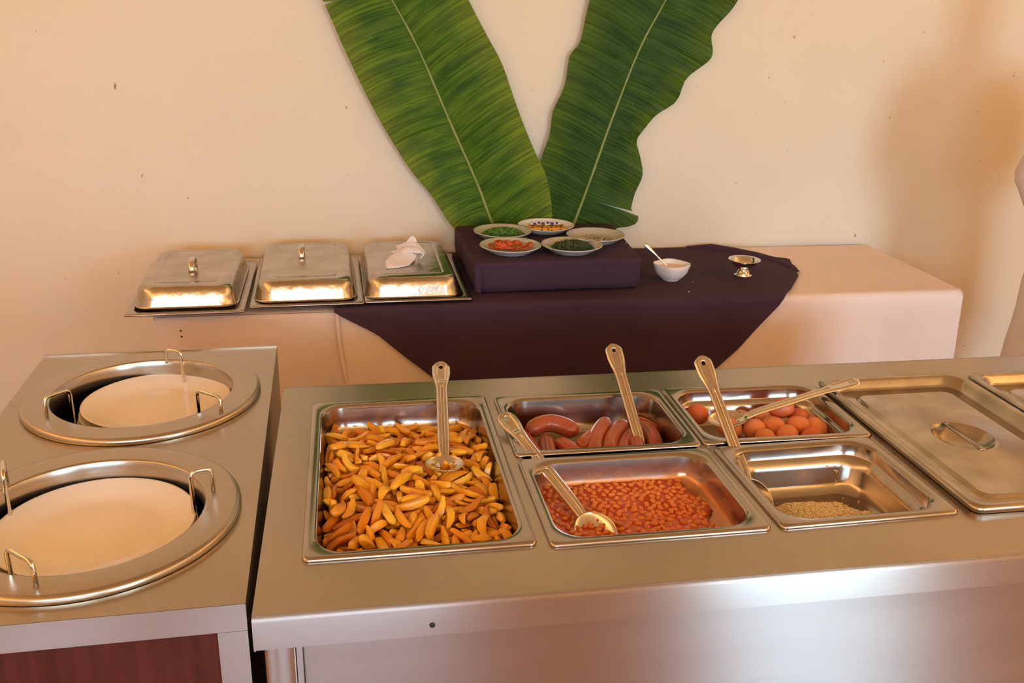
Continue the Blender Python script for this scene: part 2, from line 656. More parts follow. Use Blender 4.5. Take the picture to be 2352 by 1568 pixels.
# ------------------------------------------------------------------ gastronorm pans
def pan(name, label, x0, x1, y0, y1, depth, mat='steel_pan', shoulder=False, rz=0.0, lip=0.018, lift=0.0):
    """a pan whose rim lies on the worktop; local origin at the centre of the rim"""
    cx, cy = (x0 + x1) / 2, (y0 + y1) / 2
    t = thing(name, label, 'pan', (cx, cy, 0), rz, 'steel food pans set in the counter')
    a, b = (x1 - x0) / 2, (y1 - y0) / 2
    zt = CT + .006 + lift

    def R(ins, r, z):
        return rrect(-a + ins, a - ins, -b + ins, b - ins, max(r, .002), z, 8)
    rim = MB()
    rim.loft([R(.003, .008, zt - .0075), R(.0, .010, zt - .006), R(.0, .011, zt - .003), R(.0015, .011, zt - .0008), R(.004, .011, zt),
              R(lip - .005, .040, zt - .0006), R(lip - .001, .043, zt - .0022), R(lip + .0005, .045, zt - .005)])
    rim.build('rim', mat, t)
    rings = [R(lip + .0005, .045, zt - .005)]
    if shoulder:
        rings += [R(lip + .0015, .045, zt - .022), R(lip + .003, .044, zt - .0245), R(lip + .006, .042, zt - .026)]
        s = .006
    else:
        s = .0
    dz = depth
    w = lip + .002 + s
    slope = .10
    rings += [R(w + slope * dz * .5, .042, zt - dz * .5), R(w + slope * (dz - .016), .040, zt - dz + .016), R(w + slope * dz + .004, .038, zt - dz + .007),
              R(w + slope * dz + .010, .034, zt - dz + .002), R(w + slope * dz + .018, .028, zt - dz)]
    body = MB()
    body.loft(rings, cap1=True)
    body.build('basin', mat, t, sharp=60)
    return t


pan('food_pan', 'large full-size steel pan filled with fried potato wedges', 0.000, 0.323, -0.006, 0.522, 0.056)
pan('food_pan', 'half-size steel pan holding the sausages, behind the baked beans', 0.338, 0.665, 0.264, 0.512, 0.067)
pan('food_pan', 'half-size steel pan filled with baked beans', 0.339, 0.669, -0.013, 0.252, 0.052, 'steel_pan_stained', rz=0.006)
pan('food_pan', 'half-size steel pan holding brown eggs', 0.670, 0.985, 0.266, 0.514, 0.066, shoulder=True, rz=-0.01)
pan('food_pan', 'nearly empty half-size steel pan with leftover rice', 0.681, 0.972, -0.008, 0.258, 0.085, shoulder=True, rz=0.02)


def ray_ring(ring, an):
    """point where the ray from the centre at angle an leaves a closed ring"""
    dx, dy = math.cos(an), math.sin(an)
    for i in range(len(ring)):
        x0, y0, z0 = ring[i]
        x1, y1, _ = ring[(i + 1) % len(ring)]
        ex, ey = x1 - x0, y1 - y0
        den = dx * ey - dy * ex
        if abs(den) < 1e-12:
            continue
        t = (x0 * ey - y0 * ex) / den
        u = (x0 * dy - y0 * dx) / den
        if t > 0 and -1e-6 <= u <= 1 + 1e-6:
            return (t * dx, t * dy, z0)
    return ring[0]


def pan_lid(label, x0, x1, y0, y1):
    cx, cy = (x0 + x1) / 2, (y0 + y1) / 2
    t = thing('pan_lid', label, 'lid', (cx, cy, 0), 0, 'flat steel lids on the counter')
    a, b = (x1 - x0) / 2, (y1 - y0) / 2
    z = CT + .014

    def R(ins, r, zz):
        return rrect(-a + ins, a - ins, -b + ins, b - ins, r, zz, 8)
    m = MB()
    ov = []
    NR = 36
    ctr = (0.0, 0.004)
    rings = [R(.004, .016, z - .013), R(.001, .018, z - .008), R(.0, .020, z - .004), R(.003, .020, z - .0005), R(.007, .020, z),
             R(.014, .026, z - .0005), R(.019, .032, z - .004), R(.022, .034, z - .016), R(.026, .033, z - .0195), R(.033, .030, z - .020),
             R(.052, .022, z - .020), R(.0555, .020, z - .0185), R(.057, .020, z - .0155), R(.061, .018, z - .0150)]
    m.loft(rings)
    # centre field down to the oval handle recess: project the rounded rectangle onto ovals
    angs = sorted([2 * PI * (k + .37) / 72 - PI for k in range(72)] + [math.atan2(q[1], q[0]) for q in rings[-1]])
    last = [ray_ring(rings[-1], a_) for a_ in angs]

    def oval(k, zz):
        out = []
        for (px, py, pz) in last:
            an = math.atan2(py - ctr[1], px - ctr[0])
            out.append((ctr[0] + .052 * k * math.cos(an), ctr[1] + .056 * k * math.sin(an), zz))
        return out
    m.loft([last, oval(1.10, z - .0150), oval(1.04, z - .0143), oval(1.0, z - .0155), oval(.93, z - .020), oval(.8, z - .028), oval(.55, z - .035), oval(.2, z - .037)], cap1=True)
    m.build('cover', 'steel_lid', t, sharp=70)
    h = MB()
    h.box(-.006, .006, -.053, .060, z - .0165, z - .0125, .0015)
    h.build('bar_handle', 'steel_pan', t, sharp=50)
    for yy in (-.046, .053):
        r = MB()
        r.lathe([(.003, z - .0126), (.0026, z - .0118), (.0005, z - .0114)], 0, yy, 10, cap1=True)
        r.build('rivet', 'steel_shiny', t)
    return t


pan_lid('flat steel pan lid with recessed oval grip, right of the rice and egg pans', 0.992, 1.309, -0.012, 0.508)
pan_lid('second flat steel pan lid, cut off by the right edge of the picture', 1.318, 1.640, -0.012, 0.502)

# ------------------------------------------------------------------ plate dispenser trolley
CART_C = (-0.31, 0.3815)
CART_R = 0.0196
cart = thing('plate_trolley', 'steel plate dispenser trolley with a dark red wood panel', 'trolley', (CART_C[0], CART_C[1], 0), CART_R)
HW, HD = 0.235, 0.4725


def plate_hole(mb, x0, x1, y0, y1, cx, cy, r, z, n=16):
    rect, circ = [], []
    pts = []
    for k in range(n):
        pts.append((x1, y0 + (y1 - y0) * k / n))
    for k in range(n):
        pts.append((x1 - (x1 - x0) * k / n, y1))
    for k in range(n):
        pts.append((x0, y1 - (y1 - y0) * k / n))
    for k in range(n):
        pts.append((x0 + (x1 - x0) * k / n, y0))
    for (x, y) in pts:
        an = math.atan2(y - cy, x - cx)
        circ.append((cx + r * math.cos(an), cy + r * math.sin(an), z))
        rect.append((x, y, z))
    mb.loft([rect, circ])


ct = MB()
plate_hole(ct, -HW, HW, 0.0, HD, 0, 0.2245, 0.19, CT)
plate_hole(ct, -HW, HW, -HD, 0.0, 0, -0.2285, 0.19, CT)
ct.box(-HW, HW, HD - .008, HD, CT, CT + .002)
ct.build('worktop', 'steel_top', cart, smooth=False)
fr = MB()
fr.box(-HW, HW, -HD, -HD + .012, CT - .040, CT - .0005)
fr.build('top_rail', 'steel_front', cart, smooth=False)
for x0 in (-HW, HW - .037):
    MB().box(x0, x0 + .037, -HD, -HD + .012, 0.10, CT - .0405).build('stile', 'steel_front', cart, smooth=False)
MB().box(-HW + .037, HW - .037, -HD + .006, -HD + .012, 0.14, CT - .0405).build('wood_panel', 'mahogany', cart, smooth=False)
MB().box(-HW + .037, HW - .037, -HD, -HD + .012, 0.10, 0.139).build('bottom_rail', 'steel_front', cart, smooth=False)
MB().box(HW - .003, HW, -HD + .0125, HD - .001, 0.10, CT - .0005).build('side_panel', 'steel_front', cart, smooth=False)
MB().box(-HW, -HW + .003, -HD + .0125, HD - .001, 0.10, CT - .0005).build('side_panel', 'steel_front', cart, smooth=False)
MB().box(-HW + .0035, HW - .0035, HD - .004, HD - .001, 0.10, CT - .0005).build('rear_panel', 'steel_front', cart, smooth=False)
MB().box(-HW + .0035, HW - .0035, -HD + .0125, HD - .0045, 0.10, 0.105).build('base_plate', 'steel_dark', cart, smooth=False)
for sx in (-1, 1):
    for sy in (-1, 1):
        c = MB()
        c.lathe([(.004, .018), (.045, .02), (.049, .03), (.049, .07), (.045, .08), (.004, .082)], 0, 0, 20)
        c.xform(Matrix.Translation((sx * .18, sy * .40, 0)) @ Matrix.Translation((0, 0, .05)) @ Matrix.Rotation(PI / 2, 4, 'Y') @ Matrix.Translation((0, 0, -.05)))
        w = c.build('caster', 'dark_gap', cart)
        MB().box(sx * .18 - .012, sx * .18 + .012, sy * .40 - .012, sy * .40 + .012, .085, .1).build('caster_stem', 'steel_dark', w, smooth=False)

DISP = [((-0.3120, 0.603), [((-.294, .749), (-.262, .735), .940), ((-.457, .508), (-.424, .542), .946), ((-.158, .486), (-.203, .523), .941)], 'rear'),
        ((-0.3055, 0.153), [((-.137, .194), (-.166, .183), .950), ((-.448, .262), (-.434, .215), .949), ((-.325, -.030), (-.366, .006), .947)], 'front')]
for (cx, cy), guides, which in DISP:
    M = Matrix.Rotation(-CART_R, 4, 'Z') @ Matrix.Translation((-CART_C[0], -CART_C[1], 0))
    lc = M @ Vector((cx, cy, 0))
    ring = MB()
    ring.lathe([(.2115, CT + .0008), (.2122, CT + .004), (.2115, CT + .009), (.208, CT + .0118), (.204, CT + .0122),
                (.166, CT + .0122), (.1625, CT + .0118), (.1610, CT + .010), (.1610, CT - .022), (.1625, CT - .024), (.168, CT - .024), (.168, CT - .002)], lc.x, lc.y, 72)
    ro = ring.build('dispenser_ring', 'steel_top', cart, sharp=50)
    well = MB()
    well.lathe([(.183, CT - .004), (.183, .52), (.17, .505), (.01, .505)], lc.x, lc.y, 48, cap1=True)
    well.build('dispenser_well', 'steel_dark', cart)
    plat = MB()
    zt = 0.882 - .0205 - 3 * .0115 - .0015
    plat.lathe([(.001, zt), (.118, zt), (.12, zt - .003), (.118, zt - .006), (.03, zt - .006), (.028, zt - .26), (.001, zt - .26)], lc.x, lc.y + .02, 40)
    plat.build('spring_platform', 'steel_dark', cart)
    for (o, i, zt2) in guides:
        a = M @ Vector((o[0], o[1], 0))
        b = M @ Vector((i[0], i[1], 0))
        d = (b - a)
        h = .010
        path = [(a.x, a.y, CT + .011), (a.x, a.y, zt2 - h)]
        for k in range(1, 5):
            an = PI / 2 * k / 4
            q = a + d * (h / d.length) * (1 - math.cos(an))
            path.append((q.x, q.y, zt2 - h + h * math.sin(an)))
        for k in range(0, 5):
            an = PI / 2 * k / 4
            q = b - d * (h / d.length) * (1 - math.sin(an))
            path.append((q.x, q.y, zt2 - h + h * math.cos(an)))
        path.append((b.x, b.y, .80))
        MB().tube(path, .0033, 10).build('guide_wire', 'steel_shiny', ro)


def dinner_plate(label, cx, cy, zrim, r=.139, mat='plate_cream', group='cream dinner plates in the trolley'):
    m = MB()
    h = .0205
    z0 = zrim - h
    pr = [(.001, z0 + .004), (.080, z0 + .004), (.088, z0 + .0045), (.098, z0 + .0065), (.110, z0 + .0115), (.125, z0 + .0165), (.134, z0 + .0195), (.137, z0 + .0205),
          (.139, z0 + .0200), (.1385, z0 + .0185), (.125, z0 + .0135), (.110, z0 + .0080), (.095, z0 + .0020), (.085, z0 + .0), (.079, z0), (.077, z0 + .0018), (.001, z0 + .0018)]
    m.lathe([(q * r / .139, z) for q, z in pr], 0, 0, 64)
    o = m.build('dinner_plate', mat)
    o.location = (cx, cy, 0)
    return tag(o, label, 'plate', group)


ORD = ['topmost', 'second', 'third', 'bottom']
for k in range(4):
    dinner_plate(f'{ORD[k]} cream dinner plate of the stack in the rear dispenser ring', -.296 - .0022 * k, .632 - .0058 * k, .882 - .0115 * k, .1365)
    dinner_plate(f'{ORD[k]} cream dinner plate of the stack in the front dispenser ring', -.304 + .0020 * k, .171 - .0040 * k, .882 - .0115 * k, .142)

# ------------------------------------------------------------------ serving spoons
def serving_spoon(label, neck, top, roll=0.0, bowl_pitch=0.35, bl=.078, bw=.031):
    neck, top = Vector(neck), Vector(top)
    d = top - neck
    L = d.length
    y = d.normalized()
    x = y.cross(Vector((0, 0, 1))).normalized()
    z = x.cross(y)
    Mx = Matrix((x, y, z)).transposed().to_4x4()
    Mx = Matrix.Translation(neck) @ Mx @ Matrix.Rotation(roll, 4, 'Y')
    t = tag(empty('serving_spoon'), label, 'spoon', 'perforated steel serving spoons')
    t.matrix_world = Mx
    NU, NV = 90, 20
    hm = MB()
    pts = {}

    def width(s):                                   # s = metres from neck
        e = L - s
        w = .0085 + .0015 * sstep(0, .05, s)
        w = w + .0065 * sstep(.085, .03, e)
        if e < .015:
            w *= math.sqrt(max(0.0, 1 - ((.015 - e) / .015) ** 2)) * .999 + .001
        return w

    def hz(s, v):                                   # pressed profile
        e = L - s
        a = abs(v)
        edge = -.0035 * sstep(.72, 1.0, a)          # edges rolled down
        if e > .062:
            c = -.0030 * (1 - sstep(.0, .30, a))    # centre flute
            c *= sstep(.062, .085, e)
            if e > .075:
                return c + edge
            return c + edge
        c = -.0022 * (1 - sstep(.45, .60, a)) * sstep(.006, .014, e) * sstep(.062, .057, e)
        return c + edge
    for i in range(NU + 1):
        s = L * (i / NU) if i < NU * .6 else L * (.6 + .4 * (1 - (1 - (i / NU - .6) / .4) ** 1.6))
        for j in range(NV + 1):
            v = -1 + 2 * j / NV
            bend = .010 * math.exp(-((s) / .02) ** 2) * -0.4
            hm.v.append((width(s) * v, s, hz(s, v) + bend))
            pts[(i, j)] = (s, v)
    gone, kept = set(), set()
    for i in range(NU):
        for j in range(NV):
            s0, v0 = pts[(i, j)]
            s1, v1 = pts[(i + 1, j + 1)]
            sm, vm = (s0 + s1) / 2, (v0 + v1) / 2
            a = i * (NV + 1) + j
            fc_ = (a, a + 1, a + NV + 2, a + NV + 1)
            if (((L - sm) - .0155) / .0050) ** 2 + (vm * width(sm) / .0040) ** 2 < 1:
                gone.update(fc_)
                continue
            kept.update(fc_)
            hm.f.append(fc_)
    for a in gone & kept:                            # snap the hole border to a clean oval
        px_, py_, pz_ = hm.v[a]
        ex, ey = px_ / .0040, (py_ - (L - .0155)) / .0050
        q = math.hypot(ex, ey) or 1
        hm.v[a] = (ex / q * .0040, L - .0155 + ey / q * .0050, pz_)
    hm.build('handle', 'steel_spoon', t, solid=.0012, offset=0)
    bm_ = MB()
    NB = 48
    holes = []
    for hy in (-.020, -.031, -.042, -.053):
        for hx in (-.015, -.005, .005, .015):
            holes.append((hx + (.004 if int(abs(hy) * 1000) % 2 else 0), hy))
    idx = {}
    for i in range(NB + 1):
        for j in range(NB + 1):
            # square to disc
            p, q = -1 + 2 * i / NB, -1 + 2 * j / NB
            dx, dy = p * math.sqrt(1 - q * q / 2), q * math.sqrt(1 - p * p / 2)
            rr = min(1, dx * dx + dy * dy)
            yy = -bl / 2 + dy * bl / 2
            taper = 1.0 - .18 * (dy > 0) * dy * dy
            xx = dx * bw * taper
            zz = -.013 * (1 - rr) ** .8
            idx[(i, j)] = len(bm_.v)
            ca, sa = math.cos(bowl_pitch), math.sin(bowl_pitch)
            yb, zb = yy + .006, zz + .001
            bm_.v.append((xx, yb * ca - zb * sa, yb * sa + zb * ca))
            pts[('b', i, j)] = (xx, yy)
    for i in range(NB):
        for j in range(NB):
            xs_, ys_ = [], []
            for a, b in ((i, j), (i + 1, j), (i + 1, j + 1), (i, j + 1)):
                xs_.append(pts[('b', a, b)][0])
                ys_.append(pts[('b', a, b)][1])
            cx, cy = sum(xs_) / 4, sum(ys_) / 4
            if any((cx - hx) ** 2 + (cy - hy) ** 2 < .0017 ** 2 for hx, hy in holes):
                continue
            bm_.f.append((idx[(i, j)], idx[(i + 1, j)], idx[(i + 1, j + 1)], idx[(i, j + 1)]))
    bm_.build('bowl', 'steel_spoon', t, solid=.001, offset=0)
    return t


serving_spoon('upright steel serving spoon standing in the fried potatoes', (0.222, 0.290, 0.898), (0.242, 0.552, 0.966), bowl_pitch=-.38)
serving_spoon('steel serving spoon lying across the corner of the baked bean pan', (0.418, 0.104, 0.877), (0.336, 0.392, 0.926), roll=-.30, bowl_pitch=.10)
serving_spoon('steel serving spoon standing among the sausages', (0.586, 0.342, 0.858), (0.583, 0.570, 0.982), roll=-.15, bowl_pitch=.2)
serving_spoon('steel serving spoon leaning on the left rim of the rice pan', (0.722, 0.190, 0.868), (0.706, 0.412, 1.011), roll=-.2, bowl_pitch=.35)
serving_spoon('steel serving spoon resting over the eggs, handle pointing right', (0.797, 0.402, 0.893), (1.055, 0.458, 0.930), roll=.05, bowl_pitch=-.05)

# ------------------------------------------------------------------ food in the pans
#FRIES_BEGIN
FRIES = [(8,0,2144,3809,8572,1.00,-0.03,-0.02,-0.06),(14,0,2347,1616,8563,0.13,0.13,0.72,0.67),(12,1,1780,2801,8563,0.18,-0.04,0.02,-0.98),(12,0,764,3778,8554,0.25,0.93,0.27,0.08),(0,1,944,1303,8565,0.53,-0.04,-0.04,0.85),(17,1,2496,2970,8620,0.28,-0.30,-0.21,0.89),
(12,0,1144,2181,8551,0.06,0.37,0.91,0.17),(0,0,2026,3442,8552,0.15,0.55,0.79,0.21),(5,0,1233,3215,8571,0.04,-0.88,-0.47,-0.01),(12,0,475,3817,8590,0.52,-0.85,-0.00,0.10),(5,0,898,3606,8574,0.79,-0.08,-0.01,0.61),(14,1,730,3606,8648,0.42,-0.35,0.83,-0.14),
(2,0,875,2534,8554,0.06,0.03,-0.02,1.00),(2,0,1100,1598,8554,0.22,-0.03,0.01,-0.98),(15,0,787,679,8549,0.93,-0.03,-0.02,0.38),(11,1,2591,2312,8563,0.64,0.72,0.19,0.19),(15,1,1257,1187,8549,0.56,-0.01,-0.03,0.83),(13,0,706,2273,8564,0.83,-0.03,0.01,0.56),
(5,0,1713,3648,8570,0.80,-0.01,-0.01,-0.60),(12,0,2423,2797,8574,0.81,-0.03,0.13,-0.57),(15,0,1042,3332,8538,0.20,0.58,-0.75,-0.25),(1,0,2344,1761,8557,0.08,0.19,0.91,0.37),(9,0,1007,4036,8561,0.99,-0.04,-0.00,-0.15),(9,0,2323,3237,8561,0.14,-0.47,0.86,-0.14),
(13,0,1257,3454,8566,0.21,-0.43,0.82,-0.32),(16,0,1322,4610,8546,0.14,0.33,0.85,0.39),(16,0,1926,2188,8569,0.86,0.04,-0.04,0.50),(0,0,908,2854,8564,0.84,0.17,0.10,0.51),(1,0,2459,644,8568,0.59,0.08,-0.12,-0.79),(11,0,1337,2934,8574,1.00,-0.01,-0.03,-0.01),
(12,1,2759,3797,8564,0.70,-0.01,-0.06,-0.71),(17,0,1689,792,8561,0.01,0.15,-0.99,0.01),(4,0,1500,3639,8567,0.60,-0.03,0.09,-0.79),(15,0,2584,4443,8549,1.00,-0.02,-0.01,-0.05),(17,0,863,3114,8569,0.59,-0.57,-0.40,0.41),(9,0,1581,3423,8560,0.55,-0.02,-0.02,-0.84),
(9,0,1519,2116,8565,0.86,0.17,-0.13,-0.46),(15,0,509,3159,8553,0.85,0.08,0.03,0.52),(12,1,351,2429,8593,0.19,-0.63,-0.74,0.11),(8,0,2617,3537,8594,0.50,-0.53,-0.41,0.55),(3,1,391,1580,8619,0.71,-0.46,0.37,-0.37),(0,1,1468,1892,8552,0.26,0.93,-0.25,-0.07),
(14,1,2535,1066,8570,0.02,-0.67,-0.74,0.06),(15,0,2522,4023,8549,0.59,-0.01,-0.03,0.80),(14,0,2346,825,8567,0.01,-0.89,-0.46,-0.02),(15,0,2624,440,8547,0.11,0.98,0.15,0.04),(4,0,1377,2711,8563,0.99,-0.04,0.00,-0.12),(2,0,1937,378,8561,0.99,-0.08,-0.02,0.08),
(1,0,1146,776,8564,0.83,0.21,-0.12,-0.50),(9,0,2191,2221,8560,0.71,-0.01,-0.02,-0.70),(6,0,584,898,8569,0.15,-0.95,-0.27,-0.03),(12,1,1461,1604,8631,0.28,-0.91,0.14,0.27),(11,0,2721,1726,8575,0.89,0.01,-0.04,0.45),(17,0,1798,1451,8573,0.52,-0.70,0.39,-0.29),
(4,0,2317,3917,8547,0.46,0.84,-0.25,-0.14),(10,0,746,3209,8566,0.66,-0.04,0.05,-0.75),(14,0,1627,1715,8586,0.03,0.12,0.76,-0.64),(4,0,2328,3636,8578,0.91,0.33,0.06,0.25),(12,1,1324,1371,8580,0.74,-0.16,0.05,-0.66),(4,0,2063,1825,8580,0.80,0.51,0.16,0.27),
(1,0,1784,2599,8583,0.93,-0.13,0.06,0.33),(6,0,860,2310,8605,0.84,0.22,0.03,0.50),(9,1,2748,2723,8657,0.19,0.59,0.73,0.28),(5,0,733,4140,8571,0.01,-0.69,0.72,-0.01),(9,0,2087,615,8566,0.41,-0.68,0.47,-0.38),(1,0,2229,3390,8565,0.83,0.24,0.14,0.48),
(9,0,1545,1391,8571,0.48,0.01,0.17,-0.86),(2,0,2074,4344,8554,0.03,-0.13,-0.99,-0.00),(14,0,727,1459,8573,0.48,-0.49,-0.43,0.59),(8,0,537,523,8583,0.48,0.40,-0.55,-0.55),(16,1,1949,4527,8546,0.04,0.11,0.90,0.41),(7,0,2049,2505,8571,0.14,0.03,-0.16,-0.98),
(1,1,1864,2888,8642,0.14,0.38,-0.91,-0.05),(2,0,1270,4154,8555,0.36,-0.02,0.02,0.93),(15,0,1616,4299,8542,0.15,0.81,-0.55,-0.10),(14,1,2330,4609,8567,0.01,0.47,-0.88,0.01),(12,0,1298,889,8551,0.06,0.36,0.91,0.17),(7,0,1157,2399,8584,0.06,0.20,-0.82,0.52),
(3,0,510,3528,8607,0.62,-0.68,0.21,-0.33),(4,0,1690,2244,8563,0.82,-0.03,0.02,-0.57),(13,0,1140,3790,8550,0.26,0.45,-0.76,-0.40),(8,1,1587,1694,8724,0.81,0.05,0.06,-0.58),(3,0,569,1029,8565,0.99,0.03,0.04,0.14),(7,0,1736,1280,8583,0.28,-0.27,-0.78,0.49),
(5,0,2101,951,8586,0.48,-0.41,-0.57,0.53),(13,0,2259,1010,8572,0.22,-0.66,0.61,-0.38),(14,1,485,3011,8650,0.87,0.43,0.26,0.05),(4,0,2717,2203,8568,0.35,0.00,0.10,-0.93),(15,0,1933,1857,8553,0.92,0.07,-0.02,0.38),(16,0,1028,2895,8648,0.79,-0.32,-0.33,0.41),
(1,0,1658,2074,8684,0.65,-0.54,-0.44,0.31),(5,1,1507,3998,8604,0.91,-0.08,-0.15,0.37),(15,0,1977,4028,8563,0.43,-0.87,0.18,-0.17),(16,0,1787,3006,8563,0.13,0.32,-0.91,-0.22),(16,0,1301,2594,8589,0.24,-0.03,-0.37,0.90),(17,0,2150,2672,8565,0.19,0.12,-0.62,-0.75),
(16,0,678,1224,8561,0.30,-0.94,0.13,-0.03),(13,0,2254,536,8550,0.25,0.42,-0.77,-0.41),(17,0,745,2433,8664,0.28,0.17,-0.45,-0.83),(12,1,2899,3194,8656,0.53,-0.25,0.75,-0.30),(10,0,1543,624,8549,0.00,-0.00,-0.80,-0.60),(3,0,1135,1973,8600,0.20,-0.49,-0.82,0.23),
(13,0,2188,1432,8566,0.38,-0.83,0.38,-0.14),(13,0,1445,2033,8613,0.73,-0.41,-0.02,-0.55),(10,1,930,556,8594,0.86,-0.06,0.17,-0.47),(6,0,1078,614,8579,0.00,0.58,0.80,0.16),(4,0,2065,3187,8613,0.93,0.29,-0.17,-0.13),(15,0,2303,301,8566,0.02,0.02,-1.00,0.00),
(3,0,1775,2305,8680,0.02,0.00,0.07,1.00),(17,0,2680,2805,8561,0.01,-0.81,0.58,-0.02),(6,1,1413,1333,8679,0.18,0.95,0.25,0.04),(17,0,1487,413,8561,0.96,-0.05,-0.01,-0.27),(12,0,2371,3492,8639,0.34,0.32,-0.77,-0.44),(6,0,1096,2570,8627,0.45,-0.05,0.29,0.84),
(10,0,2702,644,8568,0.50,-0.80,-0.27,0.20),(2,1,895,4729,8563,0.88,-0.02,-0.09,0.46),(7,0,646,1844,8569,0.13,0.03,0.24,0.96),(0,1,363,2742,8622,0.47,-0.79,0.26,0.29),(6,0,1676,415,8626,0.03,0.41,0.91,-0.09),(1,1,1012,3372,8691,0.57,0.35,0.68,0.31),
(1,0,832,1968,8573,0.13,-0.06,0.04,-0.99),(12,1,546,4637,8564,0.57,0.06,-0.02,0.82),(2,0,1334,1741,8589,0.33,-0.54,-0.74,0.24),(5,1,2193,752,8696,0.22,0.01,0.09,-0.97),(0,0,2381,2432,8593,0.94,-0.28,-0.09,-0.20),(11,1,2758,311,8797,0.11,0.58,-0.51,0.63),
(11,0,923,1673,8615,0.72,0.63,0.27,0.09),(9,0,851,2652,8659,0.12,-0.09,0.53,0.84),(7,1,2739,1119,8572,0.48,0.12,0.26,0.83),(1,0,419,3838,8737,0.17,0.77,-0.55,-0.26),(1,1,2339,1445,8567,0.00,0.40,0.91,0.08),(14,0,1527,3149,8569,0.98,0.02,0.02,-0.18),
(12,0,1502,3462,8655,0.82,0.25,0.10,0.50),(17,1,1355,2301,8610,0.06,-0.47,0.75,-0.47),(14,0,373,3378,8600,0.62,-0.24,-0.38,0.64),(8,0,1878,627,8591,0.80,0.27,0.20,0.49),(5,0,1925,1980,8655,0.93,0.35,-0.02,0.10),(5,1,1996,2750,8641,0.81,-0.08,0.17,0.55),
(15,1,2378,3115,8702,0.21,-0.30,-0.67,0.64),(14,0,1883,968,8563,0.30,0.27,0.61,0.68),(2,0,650,2863,8589,0.07,0.95,-0.26,0.13),(8,0,959,3962,8637,0.91,0.29,-0.03,-0.29),(16,0,2127,2342,8638,0.84,-0.25,-0.26,0.41),(6,0,1021,1508,8651,0.99,0.07,0.04,0.06),
(12,0,860,951,8568,0.41,0.01,0.11,-0.91),(0,0,584,1486,8565,0.71,-0.05,-0.03,0.70),(5,1,1191,3600,8615,0.32,0.76,0.54,0.18),(11,1,2646,2592,8661,0.81,-0.20,0.03,-0.56),(3,0,1425,677,8653,0.12,0.55,-0.82,-0.09),(17,0,1397,3075,8657,0.12,0.09,0.11,0.98),
(3,0,1156,1710,8659,0.48,0.74,-0.40,-0.24),(2,0,1000,4325,8555,0.02,-0.98,-0.20,0.02),(7,1,1430,4344,8592,0.82,0.19,0.02,-0.54),(2,1,1700,601,8684,0.83,-0.10,0.06,0.54),(17,1,1550,1071,8563,0.53,0.60,0.46,0.39),(16,1,2777,917,8657,0.10,-0.32,-0.89,0.31),
(16,1,511,1784,8664,0.70,-0.21,-0.34,0.59),(16,1,1140,1198,8605,0.74,-0.39,0.13,-0.53),(3,0,509,1155,8674,0.29,-0.03,0.27,-0.92),(4,0,852,2908,8685,0.30,0.32,0.74,0.50),(15,1,496,2824,8593,0.25,0.21,0.38,0.87),(3,0,882,399,8599,0.27,-0.34,-0.60,0.67),
(16,1,1366,2117,8668,0.45,0.10,-0.24,-0.85),(1,0,2566,3212,8573,1.00,-0.08,0.02,0.03),(16,1,1670,3330,8630,0.81,-0.01,0.28,-0.52),(0,0,1794,2542,8685,0.24,0.81,0.52,0.12),(3,1,2344,1079,8635,0.55,-0.38,0.07,-0.74),(3,1,1353,3217,8717,0.04,-0.26,-0.91,0.34),
(2,1,2411,2547,8623,0.17,0.05,0.53,0.83),(17,1,2512,2214,8676,0.35,-0.00,-0.09,0.93),(4,1,1598,2405,8725,0.36,0.49,0.79,0.04),(15,0,1540,2815,8655,0.37,0.90,-0.11,0.21),(6,0,411,4115,8560,0.13,-0.65,-0.74,0.14),(11,1,2615,1219,8690,0.00,0.47,-0.82,0.33),
(12,1,1595,3716,8693,0.45,0.87,-0.16,-0.07),(14,1,1869,1533,8683,0.93,-0.32,0.08,0.12),(7,0,2589,3942,8647,0.90,0.13,0.02,-0.42),(14,1,1989,1319,8647,0.81,-0.22,-0.25,0.49),(17,0,2715,1517,8561,0.45,-0.02,0.01,-0.89),(9,0,588,2594,8629,0.25,-0.62,-0.73,0.16),
(14,1,2802,4166,8576,0.03,-0.81,0.58,-0.07),(0,0,2754,3401,8551,0.16,0.71,-0.67,-0.15),(10,0,1986,2859,8754,0.27,0.10,0.13,0.95),(7,1,2148,1224,8611,0.87,0.03,-0.21,-0.45),(10,0,675,3289,8674,0.56,-0.82,-0.04,-0.05),(9,0,1849,3738,8560,0.73,-0.01,-0.02,-0.69),
(2,1,498,2549,8607,0.62,-0.40,0.53,-0.42),(14,1,1786,4457,8642,0.87,0.25,-0.15,-0.40),(12,1,676,440,8640,0.70,-0.27,0.36,-0.56),(6,0,954,993,8674,0.22,0.08,-0.04,0.97),(14,1,2200,4344,8662,0.01,0.26,-0.64,0.72),(16,1,1322,2676,8690,0.71,0.04,0.03,0.70),
(12,0,2677,749,8584,0.03,0.38,-0.90,0.21),(13,1,2049,2955,8741,0.81,-0.49,0.31,-0.13),(3,0,1835,3303,8611,0.43,0.68,0.56,0.21),(13,0,1967,480,8665,0.25,-0.35,0.70,-0.57),(16,1,2060,2101,8745,0.06,1.00,-0.05,0.01),(10,1,2376,620,8672,0.75,-0.36,-0.38,0.41),
(3,0,1207,4301,8638,0.00,0.13,0.97,0.21),(14,1,1360,1090,8650,0.03,-0.42,0.60,-0.68),(6,0,2036,2151,8674,0.97,0.23,0.03,-0.12),(6,1,1902,1641,8739,0.96,-0.25,0.07,0.07),(17,1,1293,1784,8737,0.98,0.04,0.08,-0.17),(15,0,542,2256,8542,0.22,0.84,0.49,0.12),
